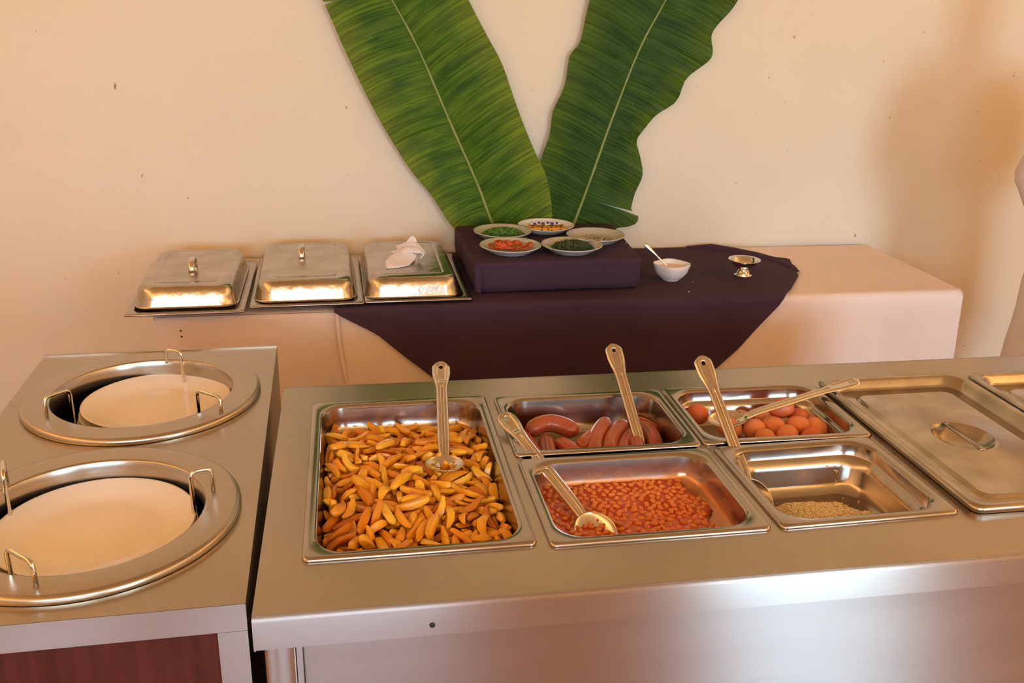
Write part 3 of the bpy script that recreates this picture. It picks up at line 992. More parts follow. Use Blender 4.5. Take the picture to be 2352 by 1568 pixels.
(10,0,723,2073,8619,0.06,0.11,-0.76,-0.64),(9,0,581,4400,8594,0.10,0.17,0.27,-0.94),(11,1,2312,1527,8719,0.74,0.64,0.21,0.04),(15,0,2536,3833,8635,0.66,0.62,-0.38,-0.18),(17,1,530,2893,8694,0.26,-0.07,-0.11,-0.96),(4,1,652,709,8647,0.01,-0.29,-0.94,0.16),
(0,1,1849,1814,8646,0.28,-0.03,0.91,0.30),(9,0,1571,3254,8694,0.58,0.16,0.07,0.79),(2,1,1003,1271,8673,0.37,-0.02,-0.04,-0.93),(6,1,2350,1156,8699,0.90,-0.18,0.13,0.37),(7,0,2878,3506,8632,0.48,-0.58,0.32,-0.58),(17,1,1942,3087,8671,0.29,0.20,-0.81,0.47),
(0,0,1192,2811,8683,0.26,-0.66,0.66,-0.25),(15,0,2309,2170,8587,0.09,0.78,-0.59,-0.21),(3,0,1844,4022,8629,0.03,0.97,0.14,0.20),(5,1,394,4630,8650,0.61,-0.29,0.52,-0.53),(7,1,347,1282,8624,0.55,-0.32,0.24,-0.73),(15,0,2556,4529,8608,0.87,-0.40,0.06,0.29),
(6,0,1647,3015,8712,0.39,-0.02,0.19,-0.90),(5,0,2899,3706,8679,0.03,-0.69,-0.67,0.28),(1,1,1384,4119,8707,0.96,0.24,-0.14,-0.10),(7,0,2400,3226,8715,0.20,-0.30,-0.84,0.40),(15,1,2493,3357,8684,0.17,-0.69,-0.37,0.60),(13,0,1643,1193,8674,0.27,-0.75,0.58,-0.16),
(16,0,2203,4148,8566,0.20,-0.05,-0.09,0.97),(17,1,2659,3109,8638,0.76,-0.39,0.49,-0.19),(17,0,951,4425,8671,0.14,-0.04,0.35,-0.92),(15,1,872,1968,8687,0.04,-0.00,-0.81,0.58),(7,1,828,3164,8710,0.01,-0.07,-0.18,-0.98),(17,1,1646,917,8632,0.62,-0.07,-0.28,-0.73),
(3,1,744,1694,8638,0.87,0.37,0.25,0.19),(5,1,383,1437,8734,0.55,-0.04,0.05,-0.84),(0,1,1072,2557,8755,0.99,0.11,0.02,0.08),(17,1,2870,1698,8668,0.59,0.48,-0.20,-0.61),(15,1,393,2369,8675,0.08,0.78,0.60,0.16),(16,1,1882,2800,8827,0.41,0.27,0.42,0.76),
(4,0,2211,344,8693,0.98,0.05,-0.09,0.15),(17,0,808,1866,8684,0.24,0.97,-0.05,-0.09),(2,0,1043,3123,8650,0.78,-0.48,-0.29,0.29),(14,1,2906,2671,8730,0.64,0.50,-0.37,0.46),(6,1,1405,3383,8771,0.25,-0.12,0.07,0.96),(15,1,1764,4228,8633,0.38,0.63,-0.67,-0.10),
(14,1,2658,4362,8632,0.45,-0.86,-0.21,-0.16),(11,1,2159,3917,8709,0.01,-0.05,0.50,0.87),(7,1,1376,2300,8751,0.73,0.28,0.38,0.48),(5,1,2714,519,8685,0.24,-0.43,0.77,-0.41),(15,0,1990,366,8695,0.07,0.92,0.39,-0.02),(12,1,1346,1482,8717,0.01,0.01,0.38,-0.93),
(1,0,2033,1670,8586,0.30,-0.90,-0.31,-0.01),(4,1,1649,2675,8738,0.98,-0.01,-0.17,-0.06),(14,0,2230,2889,8616,0.81,-0.17,-0.10,-0.55),(10,1,1919,3728,8662,0.08,-0.27,-0.75,-0.59),(3,1,1991,1951,8838,0.16,0.74,-0.62,-0.21),(9,0,2511,389,8667,0.20,-0.49,0.83,-0.17),
(12,1,2487,1900,8702,0.11,-0.23,0.18,-0.95),(15,0,1663,3848,8660,0.20,0.98,-0.02,-0.05),(3,1,1675,4698,8547,0.33,0.94,0.06,0.01),(15,1,1963,1901,8741,0.02,-0.05,-1.00,-0.07),(17,0,910,4486,8572,0.92,0.39,0.03,0.04),(7,1,2765,2096,8704,0.10,0.47,0.41,0.77),
(2,0,1088,392,8634,0.27,0.19,-0.09,0.94),(7,1,1593,4326,8646,0.28,0.41,-0.83,-0.26),(11,1,2848,2846,8761,0.35,-0.52,0.13,0.77),(8,1,881,686,8786,0.47,0.17,-0.87,-0.01),(14,1,1787,1788,8757,0.43,0.86,-0.25,0.11),(13,1,569,3340,8742,0.72,0.62,-0.32,0.03),
(17,1,1743,1250,8711,0.61,0.08,-0.13,0.78),(8,1,795,383,8700,0.11,0.79,-0.52,-0.31),(6,1,2463,1681,8737,0.85,-0.49,0.12,0.13),(9,1,1060,3496,8721,0.09,0.48,0.85,-0.18),(4,1,2493,1303,8745,0.59,-0.01,-0.35,-0.73),(11,1,2412,2825,8726,0.42,-0.37,-0.75,0.36),
(5,1,2223,2781,8850,0.04,0.67,-0.60,0.42),(3,1,2754,2222,8700,0.84,0.40,0.01,-0.36),(14,1,2550,3482,8735,0.53,0.25,0.45,0.67),(15,1,1210,1336,8757,0.91,-0.11,-0.04,-0.40),(6,1,2854,1286,8604,0.56,0.43,0.43,0.57),(8,0,380,580,8608,0.30,0.61,-0.71,-0.17),
(8,1,741,2286,8740,0.53,-0.01,0.36,-0.76),(17,1,2773,3300,8677,0.58,-0.38,-0.45,0.56),(10,1,602,4666,8653,0.50,0.66,0.48,0.27),(14,1,2925,926,8732,0.67,-0.05,0.32,0.66),(14,0,2386,1900,8610,0.79,-0.53,0.29,-0.03),(6,1,1528,2549,8783,0.99,-0.15,-0.04,-0.04),
(0,0,2219,3588,8679,0.02,0.63,-0.78,-0.04),(3,1,2767,3890,8702,0.53,-0.36,-0.25,0.73),(9,1,2800,2577,8767,0.47,-0.83,0.30,0.11),(1,1,1149,2292,8721,0.47,-0.61,0.62,-0.18),(8,1,618,3492,8779,0.09,0.21,-0.21,0.95),(17,0,1948,4155,8583,0.07,0.24,0.95,-0.18),
(12,1,1178,4870,8611,0.40,-0.90,0.19,0.08),(16,1,800,2101,8763,0.84,-0.30,0.09,0.44),(8,1,2027,836,8719,0.88,-0.45,-0.13,0.06),(12,1,468,3157,8699,0.98,-0.18,0.09,-0.04),(10,1,1060,1436,8797,0.05,0.76,-0.63,-0.14),(13,1,2857,1547,8735,0.38,0.09,0.71,0.59),
(8,0,858,1358,8737,0.33,0.34,-0.47,-0.75),(15,0,2052,3540,8713,0.05,-0.56,-0.79,-0.23),(5,1,2355,2150,8694,0.23,-0.38,-0.89,0.03),(12,1,2104,4805,8561,0.01,0.10,0.96,0.27),(4,1,2642,3591,8771,0.66,-0.49,0.32,-0.47),(6,1,2272,3101,8762,0.97,0.14,-0.15,0.12),
(2,1,1384,3700,8733,0.56,-0.79,0.19,-0.17),(2,1,2088,2264,8799,0.18,-0.20,-0.52,0.81),(15,1,1407,2560,8864,0.91,0.04,-0.03,-0.41),(4,1,615,3968,8671,0.49,-0.22,-0.01,0.84),(14,1,1800,2327,8826,0.33,0.09,-0.16,0.92),(15,1,950,3853,8716,0.35,0.43,0.40,0.73),
(7,1,2700,1488,8718,0.38,-0.06,0.20,0.90),(13,1,1753,2124,8809,0.11,-0.68,-0.65,-0.31),(11,1,1103,638,8728,0.57,-0.54,0.38,-0.49),(5,1,393,1823,8729,0.26,-0.64,-0.22,0.68),(10,1,2820,4651,8590,0.07,-0.59,-0.81,0.03),(6,1,2504,2874,8801,0.73,-0.45,0.42,-0.31),
(1,1,2055,1558,8801,0.09,0.20,-0.82,-0.53),(0,1,1916,3856,8760,0.15,0.21,0.86,0.44),(1,1,727,4691,8588,0.26,-0.55,0.63,-0.49),(1,1,1214,3260,8845,0.99,0.14,0.04,-0.00),(13,0,2424,3734,8704,0.13,0.83,0.51,0.18),(16,0,1255,587,8644,0.15,0.74,0.66,0.05),
(17,1,1095,2043,8734,0.07,-0.09,-0.13,0.98),(4,1,1175,870,8734,0.79,0.06,-0.05,-0.61),(5,1,1009,2873,8774,0.23,-0.41,-0.75,0.47),(4,1,1130,4198,8683,0.88,0.37,-0.22,0.19),(9,1,1776,859,8697,0.09,0.75,-0.63,0.17),(5,1,2757,3056,8781,0.82,0.04,-0.03,0.57),
(15,0,1893,3592,8661,0.08,0.01,-0.97,-0.24),(6,1,1504,2215,8765,0.47,0.60,-0.43,-0.49),(5,1,1474,462,8716,0.40,-0.34,0.47,-0.71),(12,1,483,3181,8806,0.57,0.16,0.20,0.78),(0,1,1044,1068,8812,0.48,0.83,0.21,0.20),(17,1,2923,1274,8714,0.30,0.63,-0.71,-0.14),
(14,1,2232,1765,8777,0.07,0.98,0.06,0.17),(3,1,401,4282,8677,0.33,-0.83,0.41,-0.17),(17,0,2544,4709,8571,0.36,-0.27,0.59,-0.67),(10,1,2129,452,8788,0.41,0.62,0.54,0.40),(9,1,601,2089,8766,0.73,0.54,-0.34,0.25),(9,1,1354,3963,8678,0.18,0.09,0.78,-0.59),
(11,1,625,1380,8724,0.27,0.02,0.16,-0.95),(6,1,1960,1376,8834,0.26,0.41,0.15,-0.86),(8,1,1648,3928,8764,0.69,0.46,0.48,0.29),(6,1,2738,1214,8761,0.58,0.24,0.00,0.78),(15,1,1217,2508,8812,0.06,0.74,-0.56,-0.37),(8,1,1660,2634,8876,0.17,-0.06,0.48,0.86),
(15,1,2553,1921,8775,0.42,0.86,-0.23,-0.15),(12,1,2424,4166,8680,0.41,-0.90,0.01,0.15),(6,1,1239,3517,8805,0.39,-0.05,0.37,0.84),(1,0,1422,274,8615,0.03,0.02,0.99,-0.16),(12,0,2671,1882,8576,0.56,0.66,0.39,0.30),(15,1,396,2994,8805,0.13,0.51,0.81,0.23),
(7,1,377,2051,8706,0.43,-0.30,-0.11,-0.85),(1,1,2481,2476,8753,0.25,0.10,-0.02,-0.96),(3,1,465,524,8743,0.67,0.03,-0.30,-0.67),(7,1,2181,1335,8714,0.04,0.24,-0.88,0.40),(17,1,1925,2430,8713,0.31,0.30,0.52,-0.74),(2,1,2926,2037,8732,0.70,0.14,-0.04,0.70),
(6,1,1563,2927,8786,0.30,-0.00,0.11,-0.95),(15,1,2295,641,8777,0.90,0.05,0.12,-0.41),(3,1,2079,3092,8826,0.47,-0.68,0.12,-0.56),(9,1,1030,3051,8790,0.01,-0.37,-0.92,-0.12),(8,1,1622,1695,8872,0.68,0.73,-0.01,-0.03),(11,1,854,1722,8751,0.04,0.18,0.80,0.57),
(5,1,889,2270,8846,0.31,0.18,-0.19,0.91),(2,1,1368,841,8770,0.26,-0.60,0.67,-0.35),(16,1,1848,1276,8780,0.39,0.46,0.36,0.71),(13,1,832,3854,8676,0.19,0.45,0.80,0.35),(0,1,2688,869,8677,0.35,-0.88,0.25,-0.22),(7,1,2563,619,8772,0.35,-0.09,-0.28,-0.89),
(17,1,579,3763,8734,0.79,-0.14,0.23,-0.54),(2,1,2098,1121,8732,0.91,0.04,-0.12,0.40),(7,1,2630,2017,8742,0.07,0.29,0.85,0.44),(5,1,1517,1101,8736,0.48,-0.68,-0.55,0.09),(9,1,1401,2972,8785,0.20,-0.26,0.89,-0.31),(0,0,1105,4067,8663,0.72,0.65,0.07,-0.23),
(16,1,2295,3585,8788,0.19,0.30,0.82,0.46),(5,1,2172,3472,8823,0.26,-0.01,-0.22,0.94),(14,1,1941,3128,8845,0.29,-0.50,-0.22,0.79),(6,1,1473,1402,8791,0.05,0.04,0.04,-1.00),(8,1,2419,4065,8793,0.08,-0.21,0.51,-0.83),(11,1,892,3406,8780,0.43,-0.52,-0.33,0.66),
(3,1,2845,3009,8895,0.11,0.54,-0.83,-0.00),(7,0,2377,4269,8646,0.75,-0.61,-0.25,0.02),(13,0,2351,254,8721,0.10,-0.14,0.77,0.61),(0,1,1900,3536,8742,0.10,-0.40,-0.82,-0.40),(8,1,430,925,8701,0.99,0.08,0.10,0.11),(10,1,1033,1285,8880,0.32,0.74,0.31,0.50),
(6,1,1203,3002,8847,0.70,-0.13,0.27,-0.65),(9,1,1385,3555,8753,0.47,0.83,-0.28,-0.09),(5,1,1678,1966,8859,0.61,-0.75,0.20,-0.14),(1,1,2353,1198,8794,0.78,0.17,0.33,0.50),(9,1,1736,3459,8749,0.81,0.06,0.14,-0.57),(0,0,606,4192,8649,0.49,0.20,0.67,0.52),
(6,1,799,3314,8838,0.41,-0.61,0.59,-0.35),(17,1,2928,3969,8719,0.52,-0.49,-0.31,0.63),(4,1,2074,3314,8775,0.23,-0.04,0.28,0.93),(9,1,2667,2813,8861,0.87,0.20,-0.12,-0.43),(6,1,2667,1745,8757,0.83,-0.54,0.01,-0.14),(2,1,1427,1944,8794,0.39,-0.61,-0.49,0.49),
(5,0,1620,314,8772,0.14,-0.21,0.53,-0.81),(10,1,2333,2470,8797,0.71,0.65,0.09,0.24),(17,1,1145,3926,8738,0.19,-0.17,-0.95,0.19),(12,1,2594,959,8783,0.00,0.63,-0.75,-0.22),(6,1,645,3157,8822,0.48,-0.08,-0.34,0.81),(15,1,506,4346,8733,0.46,0.88,-0.01,-0.16),
(3,1,2105,1166,8857,0.61,0.28,-0.17,-0.72),(15,1,291,3660,8723,0.49,-0.49,0.59,-0.42),(7,1,2603,4611,8663,0.41,0.85,0.34,-0.04),(12,1,2407,3171,8916,0.07,0.92,-0.38,0.08),(0,1,414,3602,8767,0.80,0.25,0.13,-0.53),(14,0,1051,284,8737,0.01,-0.09,-0.77,-0.64),
(5,1,2861,4267,8701,0.29,-0.53,0.58,-0.56),(8,1,482,1575,8854,0.51,-0.16,0.09,-0.84),(10,1,2000,601,8801,0.40,-0.56,-0.63,0.36),(11,1,718,757,8761,0.58,-0.18,-0.04,-0.79),(11,1,1599,991,8783,0.46,-0.18,0.47,-0.73),(16,1,639,2654,8754,0.94,0.05,0.11,0.32),
(1,1,1022,1957,8835,0.62,-0.40,0.59,-0.33),(11,1,2134,4539,8675,0.02,-0.90,-0.43,0.11),(0,1,2912,602,8736,0.06,-0.63,-0.70,-0.33),(0,1,2166,4107,8724,0.78,-0.30,-0.13,-0.53),(1,1,641,1566,8829,0.48,-0.33,0.55,-0.60),(7,1,1181,2017,8855,0.12,0.46,-0.84,-0.25),
(3,1,1237,4447,8720,0.61,-0.43,-0.21,-0.63),(12,1,812,4257,8750,0.72,-0.61,-0.22,0.25),(6,1,771,3788,8835,0.14,0.05,0.16,0.98),(8,1,488,3633,8917,0.36,0.82,0.45,0.01),(2,1,1149,4072,8799,0.08,-0.22,-0.97,-0.11),(7,1,1293,513,8775,0.03,-0.64,-0.76,-0.10),
(11,1,1025,2342,8838,0.31,0.21,0.50,0.78),(12,1,2747,3848,8806,0.02,0.52,-0.85,0.03),(14,1,2296,2641,8730,0.94,-0.33,-0.08,-0.04),(5,1,1204,1316,8880,0.70,-0.41,0.34,-0.48),(10,1,2175,2532,8783,0.80,-0.44,-0.40,0.09),(3,1,2492,1492,8800,0.33,-0.19,0.52,-0.77),
(12,1,1636,4517,8757,0.74,-0.44,0.26,-0.44),(16,1,1692,884,8813,0.09,0.54,-0.80,-0.24),(10,1,2674,4096,8762,0.62,-0.52,-0.32,0.49),(12,1,1885,4137,8729,0.24,0.54,-0.80,0.11),(12,1,1588,2798,8859,0.12,-0.02,-0.97,0.23),(16,1,2029,3383,8885,0.80,0.57,-0.20,-0.01),
(0,1,1872,992,8756,0.10,0.17,0.97,-0.12),(14,1,2053,2757,8859,0.82,0.02,0.13,-0.56),(5,1,886,1952,8864,0.29,0.50,0.69,0.44),(0,1,899,872,8740,0.53,0.35,0.34,-0.69),(5,1,1471,2244,8949,0.60,0.67,0.32,0.31),(15,1,345,3393,8745,0.36,0.65,0.32,0.58),
(11,1,866,1226,8849,0.36,0.46,-0.47,-0.66),(6,1,1765,563,8799,0.50,-0.02,0.24,0.83),(3,1,670,1037,8753,0.56,-0.27,0.33,-0.71),(3,1,478,708,8792,0.24,-0.11,0.96,0.07),(11,1,1282,3733,8860,0.70,0.53,0.37,0.29),(5,1,1601,1554,8884,0.69,-0.71,-0.09,-0.13),
(6,1,1825,3270,8840,0.07,-0.15,0.29,0.94),(3,1,1011,4634,8649,0.33,-0.94,0.08,0.05),(17,1,2581,3317,8863,0.24,-0.01,-0.17,0.96),(1,1,1468,4623,8646,0.07,0.30,0.84,0.45),(9,1,2864,2346,8686,0.12,-0.55,-0.79,-0.24),(17,1,1632,3101,8870,0.86,-0.11,-0.24,-0.43),
(17,1,299,2281,8738,0.68,0.17,-0.11,-0.70),(4,1,1410,440,8851,0.51,0.19,-0.44,-0.72),(0,1,645,2829,8772,0.73,-0.59,-0.19,0.29),(0,1,571,2440,8743,0.67,-0.64,-0.23,0.29),(16,1,1371,3059,8889,0.85,0.29,0.17,0.41),(17,1,2871,3368,8870,0.23,-0.42,-0.37,0.79),
(15,1,624,4005,8764,0.01,0.96,-0.25,0.09),(2,1,846,2699,8796,0.05,-0.81,-0.58,-0.10),(2,1,944,4232,8708,0.30,-0.15,0.81,-0.49),(7,1,1752,4815,8618,0.93,-0.34,-0.12,-0.12),(3,1,530,984,8831,0.28,0.87,0.38,0.16),(9,1,2399,3657,8800,0.23,0.89,-0.38,0.03),
(17,1,1037,3688,8761,0.43,0.79,0.44,0.02),(16,1,1419,1196,8868,0.57,0.08,0.04,0.82),(11,1,1836,881,8876,0.81,-0.09,-0.14,0.57),(14,1,2451,3775,8855,0.36,-0.17,-0.17,0.90),(12,1,1196,1630,8823,0.13,-0.44,-0.86,0.24),(2,1,1986,3726,8866,0.02,-0.02,-0.01,1.00)]
#FRIES_END


def fry_mesh(seed):
    """fried potato wedge: two cut faces and a rounded skin side, bent like a crescent; some are square-cut chips"""
    rg = random.Random(seed)
    L = rg.uniform(.035, .056)
    w = rg.uniform(.0055, .0083)
    h = rg.uniform(.0046, .0072)
    chip = seed % 3 == 0
    cv = rg.uniform(.001, .003) if chip else rg.uniform(.003, .010)
    blunt = rg.uniform(.6, 1.0) if chip else rg.uniform(.05, .6)
    prof = [(-1.0, .12 + .45 * blunt), (-.92, .34 + .48 * blunt), (-.6, .84), (-.1, 1.0), (.4, .95), (.82, .5 + .38 * blunt), (1.0, .10 + .4 * blunt)]
    if chip:
        sec = [(1, .55), (.8, .95), (-.75, 1.0), (-1, .7), (-1, -.75), (-.7, -1.0), (.75, -.95), (1, -.6)]
    else:
        sec = [(1.0, -.55), (.75, -.80), (-.55, -.95), (-1.0, -.70), (-.95, -.35), (-.35, .75), (.0, .95), (.55, .55)]
    rings = []
    tw0 = rg.uniform(-.5, .5)
    for s, k in prof:
        tw = tw0 * s
        kx = k * rg.uniform(.92, 1.06)
        ring = []
        for a, b in sec:
            y, z = a * w * kx, b * h * k
            y, z = y * math.cos(tw) - z * math.sin(tw), y * math.sin(tw) + z * math.cos(tw)
            ring.append((s * L / 2 + rg.uniform(-.0008, .0008), y + cv * (1 - s * s) - cv * .6, z))
        rings.append(ring)
    return MB().loft(rings, True, True)


FRY_MESHES = [fry_mesh(100 + k).mesh('potato_wedge', 'fried_potato') for k in range(18)]
for me in FRY_MESHES:
    mark_sharp(me, 48)
stuffb = MB()
for (k, big, x, y, z, qw, qx, qy, qz) in FRIES:
    M = Matrix.LocRotScale(Vector((x, y, z)) / 10000.0, Quaternion((qw, qx, qy, qz)).normalized(), None)
    if big:
        o = bpy.data.objects.new('potato_wedge', FRY_MESHES[k])
        COL.objects.link(o)
        o.matrix_world = M
        tag(o, 'golden fried potato wedge heaped in the large pan', 'potato wedge', 'fried potato wedges in the large pan')
    else:
        me = FRY_MESHES[k]
        stuffb.add([M @ v.co for v in me.vertices], [tuple(p.vertices) for p in me.polygons])
if stuffb.v:
    tag(stuffb.build('potato_wedge_heap', 'fried_potato'), 'underlying layer of fried potato wedges mostly hidden in the large pan', 'potato wedges', kind='stuff')


def sausage(label, p0, p1, p2, r=.0150):
    """curved sausage through three points"""
    p0, p1, p2 = Vector(p0), Vector(p1), Vector(p2)
    n = 18
    path, radii = [], []
    for i in range(n + 1):
        s = i / n
        c = p1 * 2 - (p0 + p2) / 2
        q = p0 * (1 - s) ** 2 + c * (2 * s * (1 - s)) + p2 * s * s
        path.append(q)
        e = min(s, 1 - s) * 2
        radii.append(r * (math.sqrt(max(0, 1 - (1 - min(1, e / .34)) ** 2)) * .96 + .04))
    m = MB().tube(path, r, 16, True, radii)
    t = tag(m.build('sausage', 'sausage_skin'), label, 'sausage', 'sausages in the steel pan')
    k = MB()
    dd = (path[0] - path[2]).normalized()
    k.tube([path[0] - dd * .001, path[0] + dd * .003, path[0] + dd * .006], .003, 8, True, [.0028, .0034, .0012])
    k.build('knot', 'sausage_skin', t)
    return t


sausage('plump sausage lying crosswise on top at the left of the pan', (.392, .430, .864), (.438, .454, .871), (.486, .425, .859), .0170)
sausage('sausage end peeking out at the far left beside the spoon handle', (.374, .440, .856), (.384, .405, .858), (.394, .335, .855))
sausage('stubby sausage pointing at the viewer under the crosswise sausage', (.420, .408, .857), (.416, .372, .861), (.408, .315, .855))
sausage('sausage sloping down to the right below the crosswise sausage', (.440, .398, .855), (.456, .362, .860), (.472, .315, .855))
sausage('short sausage lying against the bright upright one', (.472, .362, .862), (.500, .396, .863), (.532, .436, .856), .0140)
sausage('bright reddish sausage leaning upright in the middle', (.497, .338, .858), (.511, .392, .866), (.549, .450, .874), .0150)
sausage('curved sausage leaning just right of the bright upright one', (.524, .338, .857), (.540, .390, .864), (.583, .448, .868), .0145)
sausage('sausage lying low between the curved sausage and the spoon', (.545, .330, .856), (.560, .375, .858), (.590, .424, .858), .0130)
sausage('sausage rounding up just left of the spoon handle', (.582, .392, .854), (.580, .362, .862), (.570, .315, .855), .0140)
sausage('sausage behind the spoon handle at the right of the pan', (.600, .445, .855), (.618, .412, .862), (.612, .345, .857), .0145)
sausage('dark sausage in the shade against the right wall of the sausage pan', (.600, .474, .855), (.622, .458, .855), (.635, .425, .855), .0135)

EGGS = [(.730, .462, .871, .3, 'pale brown egg alone at the back left behind the spoon bowl'),
        (.772, .402, .866, 1.2, 'brown egg just right of the spoon bowl, partly under it'),
        (.806, .432, .868, .2, 'paler brown egg under the neck of the spoon'),
        (.848, .440, .866, .7, 'brown egg in the back row under the spoon handle'),
        (.818, .394, .866, 2.0, 'deep brown egg at the front left of the heap'),
        (.890, .436, .886, 1.4, 'brown egg lying highest on top of the heap'),
        (.926, .432, .866, .4, 'brown egg at the back right beside the topmost egg'),
        (.858, .398, .867, 1.0, 'brown egg below the topmost egg in the middle of the heap'),
        (.866, .355, .866, 2.4, 'light brown egg at the front beside the near rim'),
        (.905, .392, .868, .9, 'light brown egg below and right of the topmost egg'),
        (.938, .385, .866, .1, 'brown egg at the far right of the heap'),
        (.910, .345, .864, 1.9, 'brown egg low at the front right beside the near rim'),
        (.822, .350, .864, 2.9, 'brown egg low at the front left beside the near rim')]
em = MB()
erings = []
for k in range(1, 15):
    a = PI * k / 15
    rr = .0195 * math.sin(a) * (1 + .10 * math.cos(a))
    erings.append([(rr * math.cos(2 * PI * j / 24), rr * math.sin(2 * PI * j / 24), .0245 * math.cos(a)) for j in range(24)])
em.loft(erings, True, True)
egg_me = em.mesh('egg', 'egg_shell')
for i, (x, y, z, a, lab) in enumerate(EGGS):
    o = bpy.data.objects.new('egg', egg_me)
    COL.objects.link(o)
    o.location = (x, y, z)
    o.rotation_euler = (PI / 2 + .35 * math.sin(i * 2.1), .3 * math.cos(i * 1.7), a)
    tag(o, lab, 'egg', 'brown eggs in the steel pan')

# baked beans
def bean_mesh(seed):
    rg = random.Random(seed)
    a, b, c = rg.uniform(.0058, .0068), rg.uniform(.0038, .0044), rg.uniform(.0034, .0040)
    rings = []
    for k in range(1, 8):
        an = PI * k / 8
        s = math.cos(an)
        r = math.sin(an) ** .8
        rings.append([(a * s, b * r * math.cos(2 * PI * j / 10) + .0011 * (1 - s * s), c * r * math.sin(2 * PI * j / 10)) for j in range(10)])
    return MB().loft(rings, True, True)


BEANS = [bean_mesh(k).mesh('baked_bean', 'baked_bean') for k in range(5)]


def in_sauce(x, y):
    """sauce outline inside the bean pan (metres, world)"""
    if not (.366 < x < .646 and .016 < y < .226):
        return False
    xr = .622 + .012 * math.sin(y * 55) + .02 * sstep(.12, .03, y)
    if x > xr:
        return False
    for cx, cy in ((.394, .044), (.394, .198)):
        if x < cx and ((y < cy and cy < .1) or (y > cy and cy > .1)) and math.hypot(x - cx, y - cy) > .030:
            return False
    return True


def sauce_z(x, y):
    return .8655 + .0018 * nz(x * 22, y * 22, 3.1) - .004 * sstep(.575, .640, x)


sm = MB()
NX, NY = 70, 54
ok = {}
for i in range(NX + 1):
    for j in range(NY + 1):
        x, y = .352 + .300 * i / NX, .002 + .240 * j / NY
        edge = in_sauce(x, y)
        ok[(i, j)] = edge
        sm.v.append((x, y, sauce_z(x, y) if edge else .8575))
for i in range(NX):
    for j in range(NY):
        c = [(i, j), (i + 1, j), (i + 1, j + 1), (i, j + 1)]
        if any(ok[q] for q in c):
            sm.f.append(tuple(a * (NY + 1) + b for a, b in c))
tag(sm.build('bean_sauce', 'bean_sauce'), 'glossy orange-red tomato sauce around the baked beans', 'sauce')
rg = random.Random(11)
placed = []
tries = 0
while len(placed) < 620 and tries < 60000:
    tries += 1
    x, y = rg.uniform(.366, .646), rg.uniform(.016, .226)
    if not in_sauce(x, y) or not in_sauce(x + .007, y) or not in_sauce(x, y + .007) or not in_sauce(x - .006, y) or not in_sauce(x, y - .006):
        continue
    dens = .0086 + .0036 * max(0, nz(x * 17 + 4, y * 17, 1.7) + .15) + .002 * sstep(.46, .40, x)
    if any((x - a) ** 2 + (y - b) ** 2 < dens * dens for a, b in placed):
        continue
    placed.append((x, y))
placed.sort(key=lambda q: q[1])
bstuff = MB()
for i, (x, y) in enumerate(placed):
    z = sauce_z(x, y) + rg.uniform(-.0014, .0014)
    M = Matrix.Translation((x, y, z)) @ Matrix.Rotation(rg.uniform(0, 2 * PI), 4, 'Z') @ Matrix.Rotation(rg.uniform(-.35, .35), 4, 'Y')
    me = BEANS[i % 5]
    if i < 300:
        o = bpy.data.objects.new('baked_bean', me)
        COL.objects.link(o)
        o.matrix_world = M
        tag(o, 'baked bean in tomato sauce in the nearer half of the bean pan', 'bean', 'baked beans in the pan')
    else:
        bstuff.add([M @ v.co for v in me.vertices], [tuple(p.vertices) for p in me.polygons])
tag(bstuff.build('baked_beans', 'baked_bean'), 'baked beans in sauce in the farther half of the bean pan', 'beans', kind='stuff')

# leftover rice
rm = MB()
gr = MB()
grain = []
for k in range(1, 5):
    an = PI * k / 5
    grain.append([(.0034 * math.cos(an), .00105 * math.sin(an) * math.cos(2 * PI * j / 6), .00105 * math.sin(an) * math.sin(2 * PI * j / 6)) for j in range(6)])
grain = MB().loft(grain, True, True)


def rice_h(x, y):
    dx, dy = (x - .812) / .106, (y - .098) / .078
    q = dx * dx + dy * dy + .25 * nz(x * 30, y * 30, 5)
    return .8205 + .026 * max(0.0, 1 - q) ** .35


rm.grid(lambda u, v: (lambda x, y: (x, y, rice_h(x, y) - .002))(.706 + .215 * u, .022 + .195 * v), 44, 40)
rr_ = random.Random(3)
n_g = 0
while n_g < 2600:
    x, y = rr_.uniform(.706, .925), rr_.uniform(.022, .212)
    z = rice_h(x, y)
    if z < .8225:
        continue
    M = Matrix.Translation((x, y, z + rr_.uniform(-.0015, .0015))) @ Matrix.Rotation(rr_.uniform(0, 6.3), 4, 'Z') @ Matrix.Rotation(rr_.uniform(-.3, .3), 4, 'Y')
    rm.add([M @ Vector(p) for p in grain.v], grain.f)
    n_g += 1
# grains stuck to the far wall: (x, z, turn)
for x, z, a in [(.779, .812, 2.6), (.786, .818, 1.6), (.794, .827, .5), (.799, .831, .9), (.824, .815, 1.4), (.839, .810, .8), (.867, .832, 1.9), (.894, .827, .1), (.901, .839, 1.7), (.900, .834, 1.3), (.906, .820, .9),
                (.956, .820, 1.8), (.848, .817, .4), (.853, .813, 2.3), (.856, .811, .1), (.874, .812, 1.1), (.870, .809, .4), (.890, .814, .2), (.897, .812, 2.9), (.902, .810, .6), (.935, .811, 1.2), (.940, .812, 1.7),
                (.897, .859, 2.7), (.883, .868, .2), (.901, .857, 1.2), (.862, .810, 1.9), (.880, .809, .3), (.845, .811, 1.5)]:
    yw = .2310 + .02 * (x - .8265) - .10 * (CT + .006 - z) - (.004 if z < .815 else 0) + (.004 if z > .884 else 0)
    M = Matrix.Translation((x, yw, z)) @ Matrix.Rotation(PI / 2 - .1, 4, 'X') @ Matrix.Rotation(a, 4, 'Z')
    if z < .826:                                        # these lie on the pan floor
        M = Matrix.Translation((x - (.826 - z) * .9, .206 - (.826 - z) * 1.7, .8222)) @ Matrix.Rotation(a, 4, 'Z')
    rm.add([M @ Vector(p) * 1.0 for p in grain.v], grain.f)
